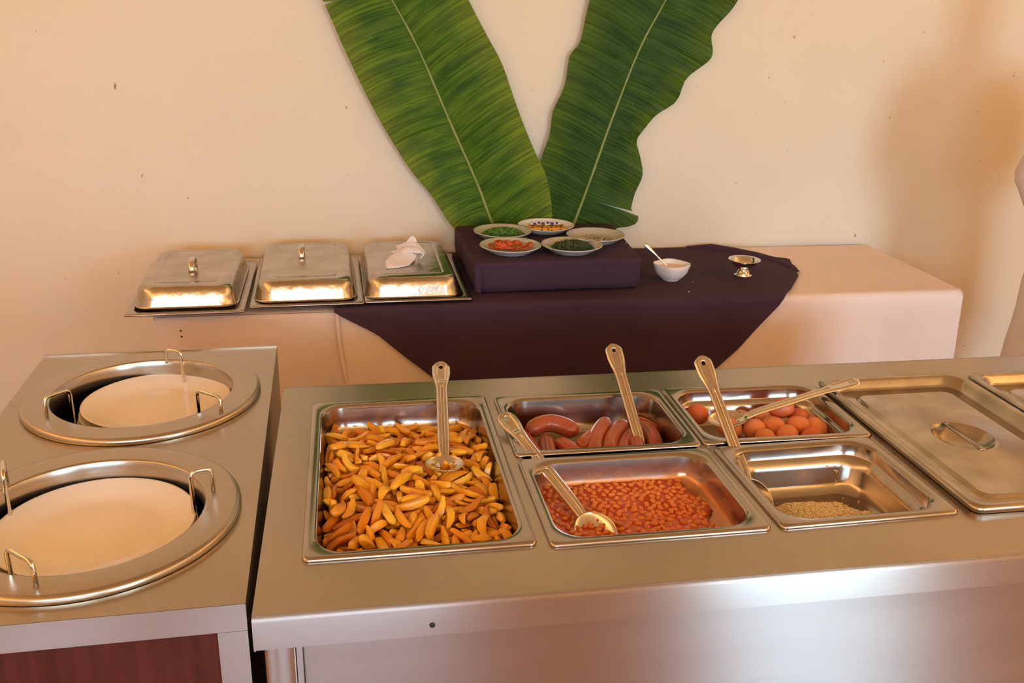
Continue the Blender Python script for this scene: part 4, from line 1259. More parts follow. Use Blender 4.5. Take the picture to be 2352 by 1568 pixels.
tag(rm.build('rice', 'rice_grain'), 'leftover white rice heaped in the corner and stuck to the pan wall', 'rice', kind='stuff')

# ------------------------------------------------------------------ back table with cloths
TZ = 0.745
TX0, TX1, TY0, TY1 = -0.472, 2.045, 1.556, 2.180
table = thing('buffet_table', 'long back table covered by white and navy cloths', 'table')
MB().box(TX0, TX1, TY0, TY1, TZ - .03, TZ, .004).build('tabletop', 'mahogany', table, sharp=40)
for x in (TX0 + .08, TX1 - .12):
    for y in (TY0 + .06, TY1 - .10):
        MB().box(x, x + .04, y, y + .04, 0, TZ - .0305, .004).build('leg', 'steel_dark', table, sharp=40)


def drape(name, mat, xl, xr, sback, sdrop, off, nx, nr=0.014, wr=.0, folds=.0, seed=0.0, label='', cat='tablecloth', group=None, fseed=None):
    """cloth over the table and down its front: s runs from the wall forward over the edge and down.
    xl(s), xr(s) give the side borders; sdrop is the hanging length."""
    ytop = TY1 - off
    fs = seed if fseed is None else fseed
    flat = ytop - (TY0 - off)
    tot = flat + sdrop
    ns = 90
    m = MB()
    s_list = [sback + (tot - sback) * i / ns for i in range(ns + 1)]
    arc = nr * PI / 2
    for s in s_list:
        a, b = xl(s), xr(s)
        for j in range(nx + 1):
            x = a + (b - a) * j / nx
            if s < flat - nr:
                y, z = ytop - s, TZ + off
                ny, nzv = 0, 1
            elif s < flat - nr + arc:
                th = (s - (flat - nr)) / nr
                y = (ytop - (flat - nr)) - nr * math.sin(th)
                z = TZ + off - nr + nr * math.cos(th)
                ny, nzv = -math.sin(th), math.cos(th)
            else:
                y = TY0 - off
                z = TZ + off - nr - (s - (flat - nr + arc))
                ny, nzv = -1, 0
            w = wr * (nz(x * 3.1 + seed, s * 7, seed) + .5 * nz(x * 9 + seed, s * 15, 2.2)) * .7 + wr * .5
            drop = max(0.0, (s - flat) / .5)
            fo = folds * drop * (math.sin(x * 17 + fs + 1.5 * nz(x * 2, 0, fs)) + .6 * math.sin(x * 41 + fs) + .9)
            fo += sstep(0, .06, drop) * (.009 * math.exp(-((x - 1.532 + .03 * drop) / .011) ** 2) + .006 * math.exp(-((x - 1.500 + .05 * drop) / .016) ** 2)) * min(1.0, folds / .015)
            d = max(0.0, w) + max(0.0, fo)
            m.v.append((x, y + ny * d, z + nzv * d))
    for i in range(ns):
        for j in range(nx):
            a = i * (nx + 1) + j
            m.f.append((a, a + nx + 1, a + nx + 2, a + 1))
    o = m.build(name, mat)
    tag(o, label, cat, group)
    return o, m


# white cloths: the right one overlaps the left one at a hemmed edge
drape('tablecloth', 'cloth_white', lambda s: TX0 - .006, lambda s: .10, 0.0, .62, .003, 60, wr=.0, folds=.015, seed=1.3, fseed=5.2,
      label='white tablecloth on the left end of the back table under the lidded trays', group='white tablecloths')
lc_ = MB()


def left_side(u, v):
    y = TY0 - .003 + (TY1 - TY0) * u
    z = TZ + .001 - .62 * v
    return (TX0 - .006 - .008 * v * (1 + math.sin(y * 23)), y, z)


lc_.grid(left_side, 30, 20)
lco = lc_.build('side_drop', 'cloth_white', bpy.data.objects['tablecloth'])


def flat_len(off):
    return (TY1 - off) - (TY0 - off)


def r_left(s):
    return .030 + .05 * sstep(flat_len(0), flat_len(0) + .5, s)


rc, _ = drape('tablecloth', 'cloth_white', r_left, lambda s: TX1 + .006, 0.0, .62, .006, 130, wr=.0035, folds=.015, seed=5.2,
              label='white tablecloth on the right part of the back table beside the navy runner', group='white tablecloths')
rs = MB()


def right_side(u, v):
    y = TY0 - .009 + (TY1 - TY0) * u
    z = TZ + .006 - .62 * v
    return (TX1 + .006 + .010 * v * (1 + math.sin(y * 21 + 1)) - .006 * (v < .01), y, z)


rs.grid(right_side, 30, 20)
rs.build('side_drop', 'cloth_white', rc)
hm = MB()                                              # stitched hem of the overlapping edge
pth = []
for i in range(40):
    s = flat_len(0) - .02 + .5 * i / 39
    x = r_left(s)
    d = max(0.0, s - flat_len(0))
    pth.append((x, TY0 - .0105 - .010 * d * 1.2, TZ + .004 - d))
for (w0, w1) in ((0.0, .011),):
    hm.loft([[(x + w0, y - .0008, z) for x, y, z in pth], [(x + w0, y - .0028, z) for x, y, z in pth], [(x + w1, y - .0028, z) for x, y, z in pth], [(x + w1, y - .0008, z) for x, y, z in pth]], closed=False)
hm.build('hem', 'cloth_white', rc)
sp = MB()
for (x, z) in ((-.404, .710), (-.403, .692)):
    q = MB().lathe([(.0001, 0), (.003, .0002), (.0001, .0004)], 0, 0, 10)
    q.xform(Matrix.Translation((x, TY0 - .0175, z)) @ Matrix.Rotation(PI / 2, 4, 'X'))
    sp.add(q.v, q.f)
sp.build('pin_mark', 'hole_dark', bpy.data.objects['tablecloth'])

FL = flat_len(.010)


def nav_l(s):
    # top: hidden under the trays; front: slants down to the right
    d = s - FL
    if d < 0:
        return interp([0, FL - .25, FL], [.42, .20, .020], s)
    return interp([0, .075, .21, .52], [.020, .150, .300, .68], d)


def nav_r(s):
    y = TY1 - .010 - s
    if s < FL:
        return interp([1.546, 1.60, 1.747, 1.85, 1.975, 2.17], [1.425, 1.470, 1.566, 1.598, 1.640, 1.30], y)
    return interp([0, .03, .225, .60], [1.425, 1.405, 1.222, .86], s - FL)


nv, _ = drape('table_runner', 'cloth_navy', nav_l, nav_r, 0.012, .52, .014, 110, wr=.005, folds=.015, seed=9.1, fseed=5.2,
              label='dark navy cloth laid diagonally over the white tablecloth', cat='cloth')
# the turned-back fold near the wall
fd = MB()
fpath = [(1.315, 2.155), (1.40, 2.125), (1.47, 2.075), (1.53, 2.02), (1.575, 1.94), (1.595, 1.86), (1.590, 1.79)]
rad = [.004, .013, .011, .009, .008, .006, .002]
fr_ = []
for i, (x, y) in enumerate(fpath):
    x2, y2 = fpath[min(i + 1, len(fpath) - 1)]
    x1_, y1_ = fpath[max(i - 1, 0)]
    tx, ty = x2 - x1_, y2 - y1_
    ln = math.hypot(tx, ty)
    nxv, nyv = -ty / ln, tx / ln
    ring = []
    for k in range(9):
        an = PI * k / 8
        ring.append((x + nxv * math.cos(an) * rad[i] * 2.6, y + nyv * math.cos(an) * rad[i] * 2.6, TZ + .0145 + rad[i] * math.sin(an) * 1.5))
    fr_.append(ring)
fd.loft(fr_, closed=False)
fd.build('fold', 'cloth_navy', nv)

# ------------------------------------------------------------------ cloth-covered riser
RZ0, RZ1 = TZ + .0195, 0.862
riser = thing('riser_box', 'low display box wrapped in dark navy cloth, holding five plates', 'box', (0, 0, 0))
rb = MB()
NSEG = 30


def riser_ring(z, ins, wob):
    pts = []
    c = [(.447, 1.632), (.985, 1.640), (1.020, 2.140), (.442, 2.140)]
    for k in range(4):
        a, b = c[k], c[(k + 1) % 4]
        for j in range(NSEG):
            t = j / NSEG
            # rounded corner easing
            x, y = a[0] + (b[0] - a[0]) * t, a[1] + (b[1] - a[1]) * t
            ccx, ccy = .723, 1.888
            e = min(t, 1 - t)
            rnd = .010 * max(0, 1 - e / .05) ** 2
            dx, dy = ccx - x, ccy - y
            ln = math.hypot(dx, dy)
            q = ins + rnd
            wv = wob * (nz(x * 6, y * 6, z * 4) + .6 * nz(x * 15, y * 15, z * 9))
            # corner tucks on the front face
            for (tx, ty) in ((.470, 1.632), (.975, 1.640)):
                dd = math.hypot(x - tx, y - ty)
                if k == 0:
                    wv -= wob * 1.8 * math.exp(-(dd / .010) ** 2)
                    wv += wob * 1.6 * math.exp(-((dd - .02) / .012) ** 2)
            pts.append((x + dx / ln * (q - wv), y + dy / ln * (q - wv), z))
    return pts


rb.loft([riser_ring(RZ0 + .0005, .016, .004), riser_ring(RZ0 + .006, .006, .005), riser_ring(RZ0 + .03, .001, .0045), riser_ring(RZ0 + .055, .001, .0035), riser_ring(RZ0 + .078, .001, .0025),
         riser_ring(RZ1 - .011, .001, .0015), riser_ring(RZ1 - .005, .0025, .001), riser_ring(RZ1 - .001, .007, .0005), riser_ring(RZ1, .014, 0)], cap0=True, cap1=True)
rb.build('cloth_cover', 'cloth_navy', riser, sharp=60)
tk = MB()                                               # folded corner flap
tk.loft([[(.4545, 1.6290, RZ0 + .008), (.462, 1.6255, RZ0 + .006), (.470, 1.6275, RZ0 + .004)],
         [(.4505, 1.6285, RZ0 + .05), (.459, 1.6240, RZ0 + .05), (.469, 1.6265, RZ0 + .05)],
         [(.4500, 1.6300, RZ0 + .08), (.458, 1.6262, RZ0 + .08), (.4655, 1.6290, RZ0 + .08)],
         [(.4530, 1.6330, RZ1 - .006), (.458, 1.6310, RZ1 - .005), (.462, 1.6325, RZ1 - .006)]], closed=False)
tk.build('corner_fold', 'cloth_navy', riser)


# ------------------------------------------------------------------ garnish plates on the riser
def side_plate(label, cx, cy, r=.098):
    m = MB()
    z0 = RZ1 + .0008
    k = r / .098
    pr = [(.001, z0 + .004), (.055, z0 + .004), (.064, z0 + .0055), (.078, z0 + .013), (.090, z0 + .021), (.0955, z0 + .0245), (.0975, z0 + .0250), (.098, z0 + .0240),
          (.0965, z0 + .0225), (.088, z0 + .017), (.076, z0 + .009), (.064, z0 + .002), (.060, z0), (.056, z0), (.054, z0 + .0015), (.001, z0 + .0015)]
    m.lathe([(a * k, b) for a, b in pr], 0, 0, 56)
    o = m.build('side_plate', 'plate_white')
    o.location = (cx, cy, 0)
    return tag(o, label, 'plate', 'white plates on the navy riser')


PL = {'green': (.587, 1.952), 'pack': (.751, 2.026), 'pale': (.888, 1.872), 'red': (.581, 1.756), 'dark': (.778, 1.748)}
side_plate('white plate of bright green chopped herbs at the back left of the riser', *PL['green'])
side_plate('white plate of orange packets at the very back of the riser', *PL['pack'])
side_plate('film-covered white plate of pale food at the right of the riser', *PL['pale'])
side_plate('white plate of red tomato slices at the front left of the riser', *PL['red'])
side_plate('white plate of dark chopped greens at the front right of the riser', *PL['dark'])
PZ = RZ1 + .005


def heap(name, mat, label, cat, cx, cy, rx, ry, h, n, size, seed, shift=(0, 0)):
    rg = random.Random(seed)
    m = MB()
    m.grid(lambda u, v: (cx + shift[0] + rx * (2 * u - 1) * .95, cy + shift[1] + ry * (2 * v - 1) * .95,
                         PZ - .001 + h * .8 * max(0, 1 - (2 * u - 1) ** 2 - (2 * v - 1) ** 2) ** .6), 14, 14)
    for _ in range(n):
        a, q = rg.uniform(0, 2 * PI), math.sqrt(rg.random())
        q *= 1 + .18 * math.sin(a * 5 + seed)
        x, y = cx + shift[0] + rx * q * math.cos(a), cy + shift[1] + ry * q * math.sin(a)
        zz = PZ + h * max(0, 1 - q * q) ** .6 + rg.uniform(0, .003)
        s = size * rg.uniform(.6, 1.3)
        M = Matrix.Translation((x, y, zz)) @ Matrix.Rotation(rg.uniform(0, 6.3), 4, 'Z') @ Matrix.Rotation(rg.uniform(-1.2, 1.2), 4, 'X')
        q4 = [(-s, -s * .35, 0), (0, -s * .6, s * .25), (s, -s * .1, 0), (.2 * s, s * .55, s * .2), (-.6 * s, s * .4, -s * .1)]
        m.add([M @ Vector(p) for p in q4] + [M @ (Vector(p) - Vector((0, 0, .0006))) for p in q4], [(0, 1, 2, 3, 4), (9, 8, 7, 6, 5)] + [(i, (i + 1) % 5, 5 + (i + 1) % 5, 5 + i) for i in range(5)])
    return tag(m.build(name, mat, smooth=False), label, cat, kind='stuff')


heap('chopped_herbs', 'herb_light', 'bright green chopped herbs on the back left plate', 'herbs', *PL['green'], .072, .056, .025, 700, .0058, 4, (.002, .0))
heap('chopped_greens', 'herb_dark', 'dark chopped greens on the front right plate', 'greens', *PL['dark'], .070, .056, .026, 700, .0058, 9, (.002, .002))
heap('pale_salad', 'onion_pale', 'pale sliced salad under film on the right plate', 'salad', *PL['pale'], .056, .045, .008, 200, .007, 14)
rt = random.Random(21)
tm = MB()
tm.lathe([(.0001, -.0024), (.0205, -.0024), (.0215, 0), (.0205, .0024), (.0001, .0024)], 0, 0, 20)
tom_me = tm.mesh('tomato_slice', 'tomato_flesh')
ts = MB()
for k in range(5):
    a = 2 * PI * k / 5
    ts.lathe([(.0001, .0032), (.0030, .0029), (.0042, .0020)], .0108 * math.cos(a), .0085 * math.sin(a), 8)
seed_me = ts.mesh('seed_pocket', 'tomato_seed')
for k, (dx, dy, hgt, tilt, az) in enumerate([(-.050, .008, .006, .35, 2.6), (-.030, .022, .010, .5, 1.7), (-.034, -.014, .008, .3, 4.0), (-.008, .014, .009, .55, 1.5), (-.010, -.022, .007, .35, 4.6),
                                        (.014, -.012, .006, .3, .4), (.034, .004, .007, .45, 5.9), (.040, -.022, .006, .3, 5.2), (.054, .000, .008, .5, .2), (-.026, .002, .016, .2, 2.2), (.022, .024, .007, .5, 1.2)]):
    o = bpy.data.objects.new('tomato_slice', tom_me)
    COL.objects.link(o)
    M = Matrix.Translation((PL['red'][0] + dx, PL['red'][1] + dy, PZ + hgt + .005)) @ Matrix.Rotation(az, 4, 'Z') @ Matrix.Rotation(-tilt, 4, 'Y')
    o.matrix_world = M
    tag(o, 'red tomato slice on the front left plate of the riser', 'tomato slice', 'tomato slices on the front left plate')
    c = bpy.data.objects.new('seed_pocket', seed_me)
    COL.objects.link(c)
    c.parent = o

# packets of spread on the back plate
pk = MB().box(-.031, .031, -.022, .022, 0, .013, .003)
pk_me = pk.mesh('butter_packet', 'packet_orange')
marks = MB()
for (x, y, w, h) in ((-.016, .010, .008, .0035), (.014, -.008, .003, .007), (.020, .012, .005, .0035), (-.020, -.010, .004, .005), (.0, .001, .003, .004)):
    marks.box(x - w, x + w, y - h, y + h, .0131, .0135)
marks.box(-.026, -.018, -.0224, -.0219, .003, .009)
marks.box(.006, .014, -.0224, -.0219, .004, .010)
marks_me = marks.mesh('print', 'packet_print')
for i, (dx, dy, dz, a, lab) in enumerate([(-.030, -.008, .002, -.05, 'left orange butter packet with dark marks on the back plate'),
                                          (.034, -.012, .002, .04, 'right orange butter packet with dark marks on the back plate')]):
    o = bpy.data.objects.new('butter_packet', pk_me)
    COL.objects.link(o)
    o.location = (PL['pack'][0] + dx, PL['pack'][1] + dy, PZ + dz + .0005)
    o.rotation_euler = (0.10, 0, a)
    tag(o, lab, 'packet', 'orange packets on the back plate')
    c = bpy.data.objects.new('print', marks_me)
    COL.objects.link(c)
    c.parent = o
for i, (dx, dy, a, lab) in enumerate([(-.026, .038, .2, 'left blue and white sachet behind the orange packets'),
                                      (.006, .041, -.15, 'middle blue and white sachet behind the orange packets'),
                                      (.038, .036, -.4, 'right blue and white sachet behind the orange packets')]):
    s = MB()
    s.grid(lambda u, v: (.020 * (2 * u - 1), .014 * (2 * v - 1), .006 * (1 - (2 * u - 1) ** 4) * (1 - (2 * v - 1) ** 4)), 10, 8)
    so = s.build('sachet', 'sachet_white', solid=.0008)
    so.location = (PL['pack'][0] + dx, PL['pack'][1] + dy, PZ + .010)
    so.rotation_euler = (.55, 0, a)
    tag(so, lab, 'sachet', 'sachets on the back plate')
    b = MB()
    b.box(-.014, -.002, -.006, .004, .0062, .0070)
    b.box(.004, .013, -.002, .008, .0058, .0068)
    b.build('print', 'sachet_blue', so, smooth=False)


def film(label, cx, cy, seed, r=.097):
    rg = random.Random(seed)
    m = MB()
    n = 64
    rings = []
    for k in range(12):
        q = (k + .4) / 12
        ring = []
        for j in range(n):
            a = 2 * PI * j / n
            w = .0018 * nz(math.cos(a) * 4 * q + seed, math.sin(a) * 4 * q, q * 3) + .0012 * math.sin(a * 9 + seed) * q * q
            ring.append((cx + r * q * math.cos(a), cy + r * q * math.sin(a), RZ1 + .0235 - .0035 * (1 - q * q) + w + .0022))
        rings.append(ring)
    for k, (q, z) in enumerate([(1.012, .0268), (1.022, .0235), (.985, .0185), (.90, .0125)]):
        ring = []
        for j in range(n):
            a = 2 * PI * j / n
            fl = .05 * max(0, nz(math.cos(a) * 2.2 + seed * 3, math.sin(a) * 2.2, 7.7)) * (k / 3)
            w = .012 * (k / 3) * nz(a * 6, seed, k)
            ring.append((cx + r * (q + fl + w) * math.cos(a), cy + r * (q + fl + w) * math.sin(a), RZ1 + z + .006 * (k / 3) * nz(a * 5, seed + 3)))
        rings.append(ring)
    m.loft(rings, cap0=True)
    return tag(m.build('plastic_film', 'clear_film'), label, 'plastic film', 'clear film over the plates')


film('clear plastic film stretched over the green herb plate', *PL['green'], 1.0)
film('clear plastic film stretched over the pale salad plate', *PL['pale'], 2.0)
film('clear plastic film stretched over the tomato plate', *PL['red'], 3.0)
film('clear plastic film stretched over the dark greens plate', *PL['dark'], 4.0)

# ------------------------------------------------------------------ bowl, teaspoon, footed cup
bw = thing('sauce_bowl', 'white squarish bowl on the navy cloth beside the riser', 'bowl', (1.113, 1.735, 0), .55)
BZ = TZ + .0185


def sq(r, z, p=3.2, n=48):
    out = []
    for k in range(n):
        a = 2 * PI * k / n
        c, s = math.cos(a), math.sin(a)
        q = (abs(c) ** p + abs(s) ** p) ** (-1 / p)
        out.append((r * q * c, r * q * s, z))
    return out


b = MB()
b.loft([sq(.027, BZ, 2.2), sq(.0275, BZ + .003, 2.2), sq(.036, BZ + .010, 2.6), sq(.046, BZ + .025, 3), sq(.0505, BZ + .043, 3.4), sq(.0525, BZ + .054, 3.6), sq(.0520, BZ + .0555, 3.6), sq(.0500, BZ + .0545, 3.6),
        sq(.0475, BZ + .042, 3.4), sq(.043, BZ + .026, 3), sq(.033, BZ + .013, 2.6), sq(.01, BZ + .008, 2.2)], cap0=True, cap1=True)
b.build('body', 'bowl_white', bw)
s = MB()
s.loft([sq(.0468, BZ + .040, 3.4), sq(.03, BZ + .0405, 3), sq(.005, BZ + .041, 2.2)], cap1=True)
tag(s.build('cream_sauce', 'cream_sauce'), 'cream-coloured sauce filling the white squarish bowl', 'sauce')
so = bpy.data.objects['cream_sauce']
so.location = (1.113, 1.735, 0)
so.rotation_euler = (0, 0, .55)
tsp = thing('teaspoon', 'steel teaspoon leaning in the white bowl', 'spoon')
th = MB()
P0, P1 = Vector((1.104, 1.738, BZ + .040)), Vector((1.026, 1.770, .878))
pr = []
for k in range(15):
    t = k / 14
    c = P0.lerp(P1, t)
    d = (P1 - P0).normalized()
    a = d.cross(Vector((0.3, 0.9, -0.35))).normalized()
    u = a.cross(d)
    w = .0026 + .0038 * sstep(.40, .9, t)
    if t > .93:
        w *= math.sqrt(max(.02, 1 - ((t - .93) / .072) ** 2))
    h_ = .0011
    pr.append([c + a * w * math.cos(q) + u * h_ * math.sin(q) for q in [2 * PI * i / 12 for i in range(12)]])
th.loft(pr, True, True)
th.build('handle', 'steel_spoon', tsp)
tb = MB()
d = (P0 - P1).normalized()
a = d.cross(Vector((0, 0, 1))).normalized()
u = d.cross(a)
tb.grid(lambda p, q: P0 + d * (.032 * p - .002) + a * (.012 * math.sin(PI * min(1, p * .98 + .01)) ** .7 * (2 * q - 1)) + u * (.005 * math.sin(PI * p) * (1 - (2 * q - 1) ** 2)), 12, 8)
tb.build('bowl', 'steel_spoon', tsp, solid=.0008)

cup = MB()
GZ = TZ + .0185
cx, cy = 1.375, 1.762
cup.lathe([(.001, GZ + .003), (.024, GZ + .002), (.0290, GZ + .0005), (.0305, GZ + .001), (.0295, GZ + .0028), (.0220, GZ + .006), (.0195, GZ + .014), (.0165, GZ + .019), (.0140, GZ + .0205), (.0140, GZ + .0225),
           (.020, GZ + .0250), (.032, GZ + .032), (.040, GZ + .042), (.0430, GZ + .0500), (.0510, GZ + .0530), (.0535, GZ + .0545), (.0530, GZ + .0560), (.0500, GZ + .0555), (.0420, GZ + .0525), (.038, GZ + .042), (.030, GZ + .034), (.018, GZ + .028), (.001, GZ + .027)], 0, 0, 48)
co = cup.build('footed_cup', 'steel_shiny')
co.location = (cx, cy, 0)
tag(co, 'small shiny steel footed cup on the navy cloth near the right corner', 'cup')
cf = MB()
cf.lathe([(.001, GZ + .0405), (.030, GZ + .0400), (.0372, GZ + .0395)], 0, 0, 32)
cfo = cf.build('cup_sauce', 'cream_sauce')
cfo.location = (cx, cy, 0)
tag(cfo, 'peach-coloured sauce in the small steel footed cup', 'sauce')
for (x, y, r, mt, lab) in ((1.175, 1.695, .005, 'crumb_green', 'tiny green leaf scrap on the navy cloth right of the bowl'), (1.124, 1.592, .003, 'crumb_white', 'tiny white crumb on the navy cloth near the table edge'),
                           (.985, 1.84, .0022, 'crumb_white', 'tiny white crumb on the riser near its right edge'), (.995, 1.862, .0025, 'crumb_white', 'second tiny white crumb on the riser right of the first')):
    q = MB()
    z = (RZ1 if x < 1.0 else TZ + .0185)
    q.loft([[(r * k * (1 + .3 * math.sin(j * 2.3)) * math.cos(2 * PI * j / 8), r * k * .7 * math.sin(2 * PI * j / 8), h) for j in range(8)] for k, h in ((.6, 0), (1, .001), (.7, .0025), (.2, .003))], True, True)
    o = q.build('crumb', mt)
    o.location = (x, y, z)
    tag(o, lab, 'crumb')


# ------------------------------------------------------------------ lidded chafing trays
def chafer(label, x0, x1, y0, y1, lx0, lx1, ly0, ly1, handle_xy, rz=0.0, zoff=0.0, lid_label=''):
    t = thing('serving_tray', label, 'tray', ((x0 + x1) / 2, (y0 + y1) / 2, 0), rz, 'shallow steel trays on the back table')
    a, b = (x1 - x0) / 2, (y1 - y0) / 2
    z = TZ + .030 + zoff

    def R(ins, r, zz, A=a, B=b):
        return rrect(-A + ins, A - ins, -B + ins, B - ins, r, zz, 8)
    m = MB()
    m.loft([R(.0, .006, z - .006), R(.0, .008, z - .002), R(.002, .008, z), R(.018, .03, z - .0005), R(.022, .034, z - .004), R(.030, .034, z - .016), R(.040, .03, z - .0175)], cap1=True)
    m.build('shallow_pan', 'steel_pan', t, sharp=50, solid=.001, offset=0)
    l = thing('tray_lid', lid_label, 'lid', ((lx0 + lx1) / 2, (ly0 + ly1) / 2, 0), rz, 'domed steel tray lids')
    A, B = (lx1 - lx0) / 2, (ly1 - ly0) / 2
    h = .060
    zl = z + .0012
    c = MB()

    def Q(ins, r, zz):
        return rrect(-A + ins, A - ins, -B + ins, B - ins, r, zz, 10)
    rings = [Q(-.004, .052, zl), Q(-.001, .050, zl + .0015), Q(.0, .050, zl + .004), Q(.004, .050, zl + h * .45), Q(.009, .049, zl + h * .74), Q(.013, .048, zl + h * .86), Q(.019, .046, zl + h * .95), Q(.027, .042, zl + h * .99), Q(.040, .034, zl + h)]
    e = .010
    rings += [Q(.050, .020, zl + h + .0004), Q(.0515, .020, zl + h - .0010), Q(.0535, .020, zl + h - .0010), Q(.055, .020, zl + h + .0004)]
    c.loft(rings)
    last = rings[-1]
    c.loft([last, [(px * .5, py * .5, zl + h + .0008) for px, py, pz in last], [(px * .05, py * .05, zl + h + .0010) for px, py, pz in last]], cap1=True)
    c.build('cover', 'steel_lid_shiny', l, sharp=70)
    if handle_xy:
        hx, hy = handle_xy[0] - (lx0 + lx1) / 2, handle_xy[1] - (ly0 + ly1) / 2
        hm_ = MB()
        rings2 = []
        n = 22
        for i in range(n + 1):
            an = PI * (i / n)
            yy = .036 * math.cos(an) * (1 - .0 * math.sin(an))
            zz = .034 * math.sin(an) ** .75
            ny, nz_ = math.cos(an), math.sin(an)
            w, tt = .0085, .0012
            cz = zl + h + .0002 + zz
            rings2.append([(hx - w, hy + yy + ny * tt, cz + nz_ * tt), (hx - w * .5, hy + yy + ny * tt * 2.2, cz + nz_ * tt * 2.2), (hx + w * .5, hy + yy + ny * tt * 2.2, cz + nz_ * tt * 2.2), (hx + w, hy + yy + ny * tt, cz + nz_ * tt),
                           (hx + w, hy + yy - ny * tt, cz - nz_ * tt), (hx - w, hy + yy - ny * tt, cz - nz_ * tt)])
        hm_.loft(rings2, True, True)
        hm_.build('loop_handle', 'steel_shiny', l)
    return t, l, zl + h


noisy('steel_lid_shiny', (0.44, 0.385, 0.31), (0.56, 0.50, 0.42), 14, 0.16, 1.0, r0=0.24, r1=0.12, detail=6, bstr=0.35, bdist=0.004, bscale=45)
chafer('', -.547, -.224, 1.500, 2.055, -.530, -.250, 1.545, 2.005, (-.386, 1.735), rz=.012, lid_label='')
chafer('', -.217, .110, 1.545, 2.100, -.203, .088, 1.575, 2.065, (-.071, 1.865), rz=.02, lid_label='')
chafer('', .115, .433, 1.556, 2.095, .117, .403, 1.580, 2.060, None, rz=.006, lid_label='')
for o in [x for x in bpy.data.objects if x.name.startswith('serving_tray')]:
    k = sorted([q.location.x for q in bpy.data.objects if q.name.startswith('serving_tray')]).index(o.location.x)
    o['label'] = ['shallow steel tray overhanging the left end of the table, under a domed lid', 'shallow steel tray in the middle of the three lidded trays', 'shallow steel tray beside the navy riser, under the lid with the napkin'][k]
for o in [x for x in bpy.data.objects if x.name.startswith('tray_lid')]:
    k = sorted([q.location.x for q in bpy.data.objects if q.name.startswith('tray_lid')]).index(o.location.x)
    o['label'] = ['domed steel tray lid with loop handle, leftmost of the three', 'domed steel tray lid with loop handle, middle of the three', 'domed steel tray lid with a white napkin on top, beside the riser'][k]
LZ = TZ + .030 + .0012 + .060


# napkin tied on the third lid: a folded tail, a wrapped middle and an upright peak
nap = MB()


def napkin_sheet(rows, nu=30, nv=14, thick=.0):
    """rows: list of cross rows (left point, middle point, right point); smooth loft through them"""
    def bez(a, b, c, t):
        c2 = b * 2 - (a + c) / 2
        return a * (1 - t) ** 2 + c2 * 2 * t * (1 - t) + c * t * t
    R = [[Vector(p) for p in r] for r in rows]

    def fn(u, v):
        q = u * (len(R) - 1)
        i = min(int(q), len(R) - 2)
        t = q - i
        t = t * t * (3 - 2 * t) * .5 + t * .5
        a = [R[i][k].lerp(R[i + 1][k], t) for k in range(3)]
        return bez(a[0], a[1], a[2], v)
    return fn


z = LZ + .002
nap.grid(napkin_sheet([[(.186, 1.690, z + 0.0019), (.188, 1.688, z + 0.0025), (.192, 1.683, z + 0.0006)],
                       [(.186, 1.722, z + 0.0112), (.204, 1.705, z + 0.0087), (.224, 1.688, z + 0.0006)],
                       [(.200, 1.762, z + 0.0186), (.226, 1.736, z + 0.0112), (.254, 1.706, z + 0.0019)],
                       [(.226, 1.795, z + 0.0248), (.250, 1.770, z + 0.0211), (.274, 1.742, z + 0.0062)],
                       [(.250, 1.806, z + 0.0310), (.268, 1.790, z + 0.0310), (.286, 1.772, z + 0.0136)]]), 30, 16)
nap.grid(napkin_sheet([[(.228, 1.800, z + 0.0223), (.236, 1.790, z + 0.0273), (.246, 1.776, z + 0.0236)],
                       [(.246, 1.812, z + 0.0322), (.262, 1.795, z + 0.0384), (.274, 1.770, z + 0.0260)],
                       [(.276, 1.818, z + 0.0322), (.290, 1.800, z + 0.0347), (.300, 1.772, z + 0.0223)],
                       [(.296, 1.806, z + 0.0186), (.308, 1.792, z + 0.0223), (.308, 1.772, z + 0.0136)],
                       [(.288, 1.792, z + 0.0074), (.298, 1.780, z + 0.0112), (.296, 1.764, z + 0.0062)]]), 24, 14)
nap.grid(napkin_sheet([[(.206, 1.796, z + 0.0236), (.210, 1.794, z + 0.0229), (.216, 1.786, z + 0.0198)],
                       [(.232, 1.806, z + 0.0260), (.240, 1.800, z + 0.0273), (.250, 1.780, z + 0.0186)],
                       [(.262, 1.808, z + 0.0285), (.270, 1.800, z + 0.0322), (.280, 1.780, z + 0.0223)]]), 14, 10)
nap.grid(napkin_sheet([[(.224, 1.845, z + 0.0285), (.226, 1.835, z + 0.0260), (.228, 1.815, z + 0.0223)],
                       [(.250, 1.842, z + 0.0397), (.256, 1.828, z + 0.0397), (.262, 1.806, z + 0.0322)],
                       [(.278, 1.835, z + 0.0484), (.282, 1.820, z + 0.0459), (.286, 1.800, z + 0.0335)],
                       [(.294, 1.828, z + 0.0409), (.298, 1.815, z + 0.0347), (.302, 1.795, z + 0.0260)],
                       [(.312, 1.800, z + 0.0211), (.314, 1.792, z + 0.0198), (.314, 1.780, z + 0.0161)]]), 26, 12)
nap.grid(napkin_sheet([[(.256, 1.838, z + 0.0409), (.268, 1.832, z + 0.0434), (.290, 1.826, z + 0.0409)],
                       [(.266, 1.842, z + 0.0533), (.276, 1.838, z + 0.0546), (.290, 1.832, z + 0.0508)],
                       [(.274, 1.845, z + 0.0601), (.278, 1.844, z + 0.0608), (.284, 1.842, z + 0.0595)]]), 12, 10)
tag(nap.build('napkin', 'cloth_napkin', solid=.0016), 'white napkin knotted and lying on the third tray lid', 'napkin')
kk = MB()
kk.tube([(.276, 1.775, LZ + .0005), (.276, 1.775, LZ + .020), (.274, 1.790, LZ + .032), (.274, 1.820, LZ + .032), (.274, 1.835, LZ + .020), (.274, 1.838, LZ + .0005)], .004, 10)
